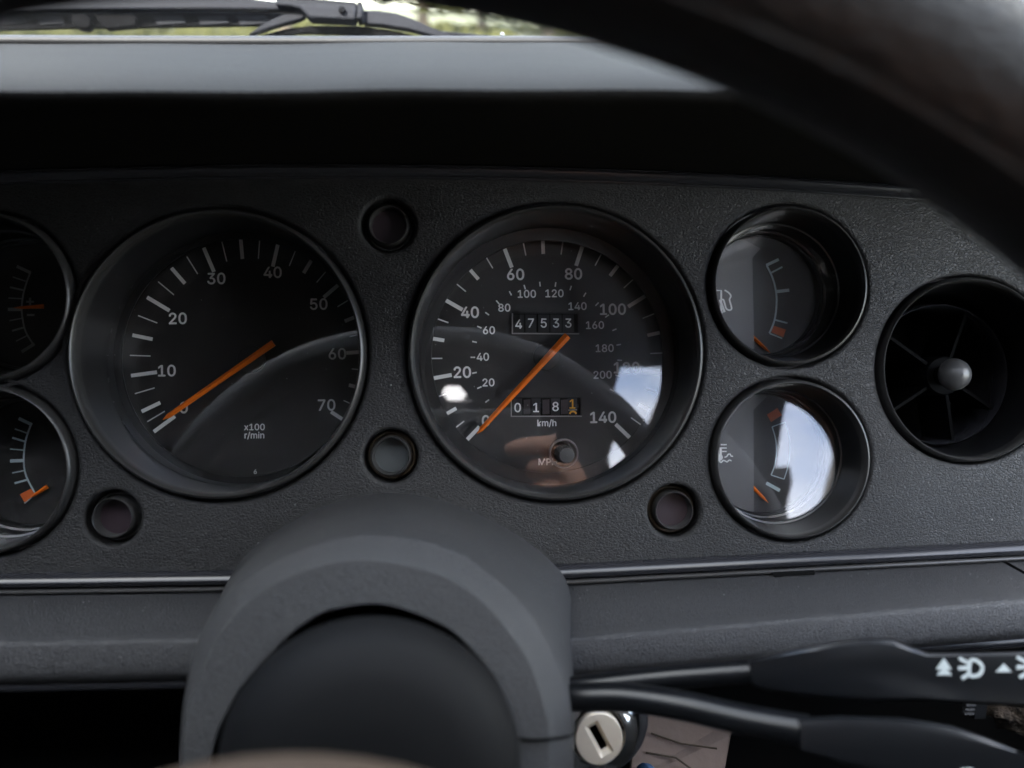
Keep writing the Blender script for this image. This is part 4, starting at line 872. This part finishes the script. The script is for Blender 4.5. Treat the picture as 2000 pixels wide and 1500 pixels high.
# ================================================================ THE CAR AROUND (world coordinates)
I4 = Matrix.Identity(4)
def struct(name, g, material, smooth=False, bevel=0):
    return props(obj(name, g, material, None, smooth, M_=I4, bevel=bevel), kind='structure')
base0, top0 = Vector((0, .246, .116)), Vector((0, -.44, .575))
def wpt(x, t, off=0):
    d = (top0 - base0); n_ = Vector((0, d.z, -d.y)).normalized()
    p = base0 + d * t + n_ * off; return Vector((x, p.y, p.z))
rows = []
for j in range(9):
    t = -.08 + 1.08 * j / 8
    rows.append([wpt(-1.12 + 1.49 * i / 16, t, .012 * math.sin(math.pi * i / 16)) for i in range(17)])
ws = obj('windscreen', loft(rows), 'wglass', M_=I4)
sol = ws.modifiers.new('thick', 'SOLIDIFY'); sol.thickness = .004
props(ws, 'sloping clear windscreen beyond the dashboard with the wiper outside it', 'windscreen')
seal = obj('windscreen_seal', tube([at(px, 81 - .000004 * (px - 700) ** 2, .166) for px in range(-1800, 2401, 100)], .0030, 12), 'rubber')
props(seal, 'grey rubber seal along the foot of the windscreen', 'seal')
struct('pillar', tube([(.385, .26, .06), (.375, -.44, .575)], .035, 12), 'cabin', True)
struct('pillar', tube([(-1.135, .26, .06), (-1.125, -.44, .575)], .035, 12), 'cabin', True)
# roof, with two made-up openings that put sky reflections in the gauge glass
for x0, x1, y0, y1 in ((-1.17, .42, -.69, -.43), (-1.17, .28, -.755, -.69), (-1.17, -.094, -.86, -.755), (-.036, .28, -.86, -.755), (-1.17, .28, -1.08, -.86), (.28, .318, -1.08, -.95)):
    struct('roof', box((x0, y0, .565), (x1, y1, .60)), 'liner')
for sx_, sy_ in ((-.094, -.86), (-.036, -.86), (-.094, -.755), (-.036, -.755)):  # corner pieces added to round off the small opening's reflected spot
    ux, uy = (.016 if sx_ < -.06 else -.016), (.036 if sy_ < -.8 else -.036)
    struct('roof', prism([(sx_, sy_, .566), (sx_ + ux, sy_, .566), (sx_, sy_ + uy, .566)], (0, 0, .03)), 'liner')
# right side: door window, pillar, then the side of the car behind it
struct('door_panel', box((.385, -1.10, -.65), (.43, .35, -.02)), 'cabin')
struct('roof_rail', box((.385, -1.08, .40), (.43, -.34, .565)), 'liner')
struct('door_pillar', box((.385, -1.08, -.02), (.43, -.36, .40)), 'liner')
struct('side_wall', box((-1.18, -1.10, -.65), (-1.135, .35, .60)), 'cabin')
YB = -1.06
struct('rear_blocker', box((-1.135, YB - .02, -.65), (.28, YB, .565)), 'cabin')  # unseen wall added behind the camera to keep dial reflections dark
struct('rear_blocker', box((.28, YB - .02, -.65), (.318, YB, .565)), 'cabin')
struct('rear_blocker', box((.318, YB - .02, -.65), (.385, YB, .46)), 'cabin')
struct('floor', box((-1.17, -1.08, -.69), (.42, .75, -.65)), 'cabin')
struct('bulkhead', box((-1.17, .28, -.65), (.42, .30, .085)), 'cabin')

struct('bonnet', loft([[(-1.1 + 1.45 * i / 12, y, z + .02 * math.sin(math.pi * i / 12)) for i in range(13)] for y, z in ((.19, .07), (.24, .085), (.30, .075), (.45, .045), (.9, .02), (1.4, -.05), (1.55, -.12))]), 'deep', True)
# ================================================================ OUTSIDE
def ground_geo():
    V, F = [], []; n = 60
    for j in range(n + 1):
        for i in range(n + 1):
            x = -150 + 300 * i / n; y = -60 + 320 * j / n
            V.append((x, y, -.95 + .25 * noise.noise(Vector((x * .05, y * .05, 0))) * min(1, max(0, (y - 4) / 10))))
    for j in range(n):
        for i in range(n): F.append((j * (n + 1) + i, j * (n + 1) + i + 1, (j + 1) * (n + 1) + i + 1, (j + 1) * (n + 1) + i))
    return V, F
struct('ground', ground_geo(), 'grass', True)
def tuft_geo(cnt):
    V, F = [], []; r_ = random.Random(5)
    for _ in range(cnt):
        y = r_.uniform(6, 45); x = r_.uniform(-.9, .5) * (y + 4); h = r_.uniform(.15, .5)
        a = r_.uniform(0, 6.28); dx, dy = math.cos(a) * .12, math.sin(a) * .12
        n0 = len(V); V += [(x - dx, y - dy, -1.0), (x + dx, y + dy, -1.0), (x + dx * 1.6 + r_.uniform(-.1, .1), y + dy, -1.0 + h), (x - dx * .6, y - dy, -1.0 + h * .8)]
        F.append((n0, n0 + 1, n0 + 2, n0 + 3))
    return V, F
props(obj('grass_tufts', tuft_geo(6000), 'grass', M_=I4, smooth=False), 'pale dry grass tufts in the field beyond the windscreen', 'grass', kind='stuff')

def tree(x, y, h, rx, material, label, seed, n=2600):
    r_ = random.Random(seed)
    t = thing('tree', (x, y, -1.0), label, 'tree', 'trees beyond the field', M_=I4)
    trunk = tube([(x, y, -1.0), (x + .1, y, h * .35 - 1), (x + .05, y + .1, h * .75 - 1)], [.24, .17, .06], 10)
    limbs = []
    for k in range(6):
        a = r_.uniform(0, 6.28); z0 = h * r_.uniform(.25, .6) - 1
        limbs.append(tube([(x + .08, y, z0), (x + math.cos(a) * rx * .6, y + math.sin(a) * rx * .6, z0 + h * .2)], [.08, .02], 6))
    obj('trunk', merge(trunk, *limbs), 'bark', t)
    V, F = [], []
    clumps = []
    for _ in range(42):
        u = Vector((r_.gauss(0, 1), r_.gauss(0, 1), r_.gauss(0, 1))).normalized() * (r_.random() ** .4)
        clumps.append((Vector((x + u.x * rx, y + u.y * rx, h * .56 - 1 + u.z * h * .46)), r_.uniform(.35, .75)))
    for _ in range(n):
        c, s = r_.choice(clumps)
        p = c + Vector((r_.gauss(0, s), r_.gauss(0, s), r_.gauss(0, s * .8))) * .7
        if p.z < -.95: p.z = -.9 + r_.random() * .3
        a = Vector((r_.gauss(0, 1), r_.gauss(0, 1), r_.gauss(0, 1))).normalized(); b = a.orthogonal().normalized()
        q = r_.uniform(.10, .24); n0 = len(V)
        V += [p - a * q, p + b * q * .6, p + a * q, p - b * q * .6]; F.append((n0, n0 + 1, n0 + 2, n0 + 3))
    obj('crown', (V, F), material, t, smooth=False)
tree(-17.5, 26, 6.5, 3.0, 'leafa', 'dark tree at the far left above the wiper', 11)
tree(-5.2, 24, 7.0, 2.0, 'leafa', 'dark tree showing just above the wiper hinge', 12)
tree(-1.6, 30, 6.0, 2.0, 'leafb', 'yellow green tree right of the wiper hinge', 13)
tree(2.6, 27, 6.5, 2.6, 'leafa', 'dark tree half hidden by the steering wheel rim', 14)

tree(-11.5, 28, 6.8, 2.6, 'leafb', 'yellow green tree above the middle of the wiper arm', 15)
tree(.6, 34, 7.0, 2.8, 'leafa', 'farther dark tree right of the wiper hinge', 16)
# ================================================================ THE PHOTOGRAPHER'S HAND AND CAMERA (mirrored in the speedometer glass)
HB = Vector((.055, -.325, -.035))
ca = thing('photo_camera', (0, -.33, 0), 'black camera held up to the dials, mirrored in the speedometer glass', 'camera')
obj('camera_body', box((-.065, -.350, -.040), (.062, -.316, .036)), 'black', ca, bevel=.005)
obj('lens_barrel', lathe(0, 0, [(.022, -.316), (.026, -.318), (.027, -.306), (.025, -.3045), (.021, -.306), (.018, -.3145)], 48), 'black', ca, angle=40)
def skin_hand():
    pts, eds, rad = [], [], []
    def chain(ps, rs, root=None):
        prev = root
        for p, r in zip(ps, rs):
            pts.append(Vector(p)); rad.append(r); i = len(pts) - 1
            if prev is not None: eds.append((prev, i))
            prev = i
        return prev
    Hx, Hy, Hz = .048, -.312, -.016
    chain([(Hx + .085, Hy - .060, Hz - .16), (Hx + .062, Hy - .040, Hz - .085), (Hx + .045, Hy - .026, Hz - .035), (Hx + .034, Hy - .014, Hz - .008)], [.034, .027, .026, .022])
    root = 3; palm = 2
    # forefinger pointing left along the grip, the rest curled below it
    chain([(Hx + .020, Hy + .006, Hz + .014), (Hx - .004, Hy + .012, Hz + .013), (Hx - .024, Hy + .012, Hz + .008)], [.0105, .0092, .0075], root)
    chain([(Hx + .022, Hy + .010, Hz - .006), (Hx + .002, Hy + .018, Hz - .010), (Hx + .004, Hy + .002, Hz - .014)], [.0108, .0096, .0084], root)
    chain([(Hx + .022, Hy + .008, Hz - .026), (Hx + .004, Hy + .016, Hz - .030), (Hx + .006, Hy + .000, Hz - .033)], [.0105, .0094, .0080], palm)
    chain([(Hx + .026, Hy + .002, Hz - .045), (Hx + .010, Hy + .008, Hz - .048), (Hx + .012, Hy - .006, Hz - .050)], [.0092, .0082, .0070], palm)
    chain([(Hx + .030, Hy - .034, Hz + .006), (Hx + .012, Hy - .046, Hz + .010), (Hx - .006, Hy - .050, Hz + .008)], [.0120, .0105, .0085], root)
    me = bpy.data.meshes.new('hand'); org = Vector((Hx, Hy, Hz))
    me.from_pydata([p - org for p in pts], eds, [])
    o = bpy.data.objects.new('person', me); COL.objects.link(o); o.matrix_world = W @ Matrix.Translation(org)
    sk = o.modifiers.new('skin', 'SKIN'); sk.use_smooth_shade = True
    for i, v in enumerate(me.skin_vertices[0].data): v.radius = (rad[i], rad[i]); v.use_root = (i == 3)
    o.modifiers.new('sub', 'SUBSURF').render_levels = 2
    me.materials.append(M['skin'])
    return props(o, "bare hand gripping the camera, mirrored low in the speedometer glass", 'person')
skin_hand()

# ================================================================ DUST
def speck_geo():
    r_ = random.Random(21); gs = []
    def speck(p, r):
        V = [p + Vector(q) * r for q in ((1, 0, 0), (-1, 0, 0), (0, -.6, 0), (0, .4, 0), (0, 0, 1), (0, 0, -1))]
        gs.append((V, [(0, 4, 2), (4, 1, 2), (1, 5, 2), (5, 0, 2), (4, 0, 3), (1, 4, 3), (5, 1, 3), (0, 5, 3)]))
    for _ in range(110):                    # on the fascia
        p = at(r_.uniform(0, 2000), r_.uniform(380, 1090), 0)
        if any((p.x - hx) ** 2 + (p.z - hz) ** 2 < (hr + .003) ** 2 for hx, hz, hr in HOLES): continue
        if not zbot(p.x) < p.z < ztop(p.x): continue
        speck(p, r_.choice((.00012, .00016, .00028)) * r_.uniform(.6, 1))
    for c in (SPD, TAC):                    # on the two dial glasses, thicker towards the bottom
        for _ in range(70):
            a, q = r_.uniform(0, 6.28), .052 * math.sqrt(r_.random())
            x, z = q * math.cos(a), q * math.sin(a)
            if z > .01 and r_.random() < .6: continue
            speck(Vector((c[0] + x, .0226 + z * .083, c[1] + z)), r_.choice((.00007, .0001, .0002)) * r_.uniform(.6, 1))
    for _ in range(160):                    # on the lower pad and column
        x, y = r_.uniform(-.19, .21), -r_.uniform(.003, .030)
        if .008 < x < .03: continue
        zb, ze = zbot(x) - .0076, (-.0822 if x < .02 else -.0842 + (x - .0385) * .066)
        k = (-y - .001) / .017 * .52 if y > -.018 else .52 + (-y - .018) / .013 * .42
        speck(Vector((x, y, zb + (ze - zb) * k + .00008)), r_.choice((.00008, .00012, .0002)) * r_.uniform(.5, 1))
    return merge(*gs)
props(obj('dust_specks', speck_geo(), 'inkgrey', smooth=False), 'pale dust specks on the fascia and dial glass', 'dust', kind='stuff')
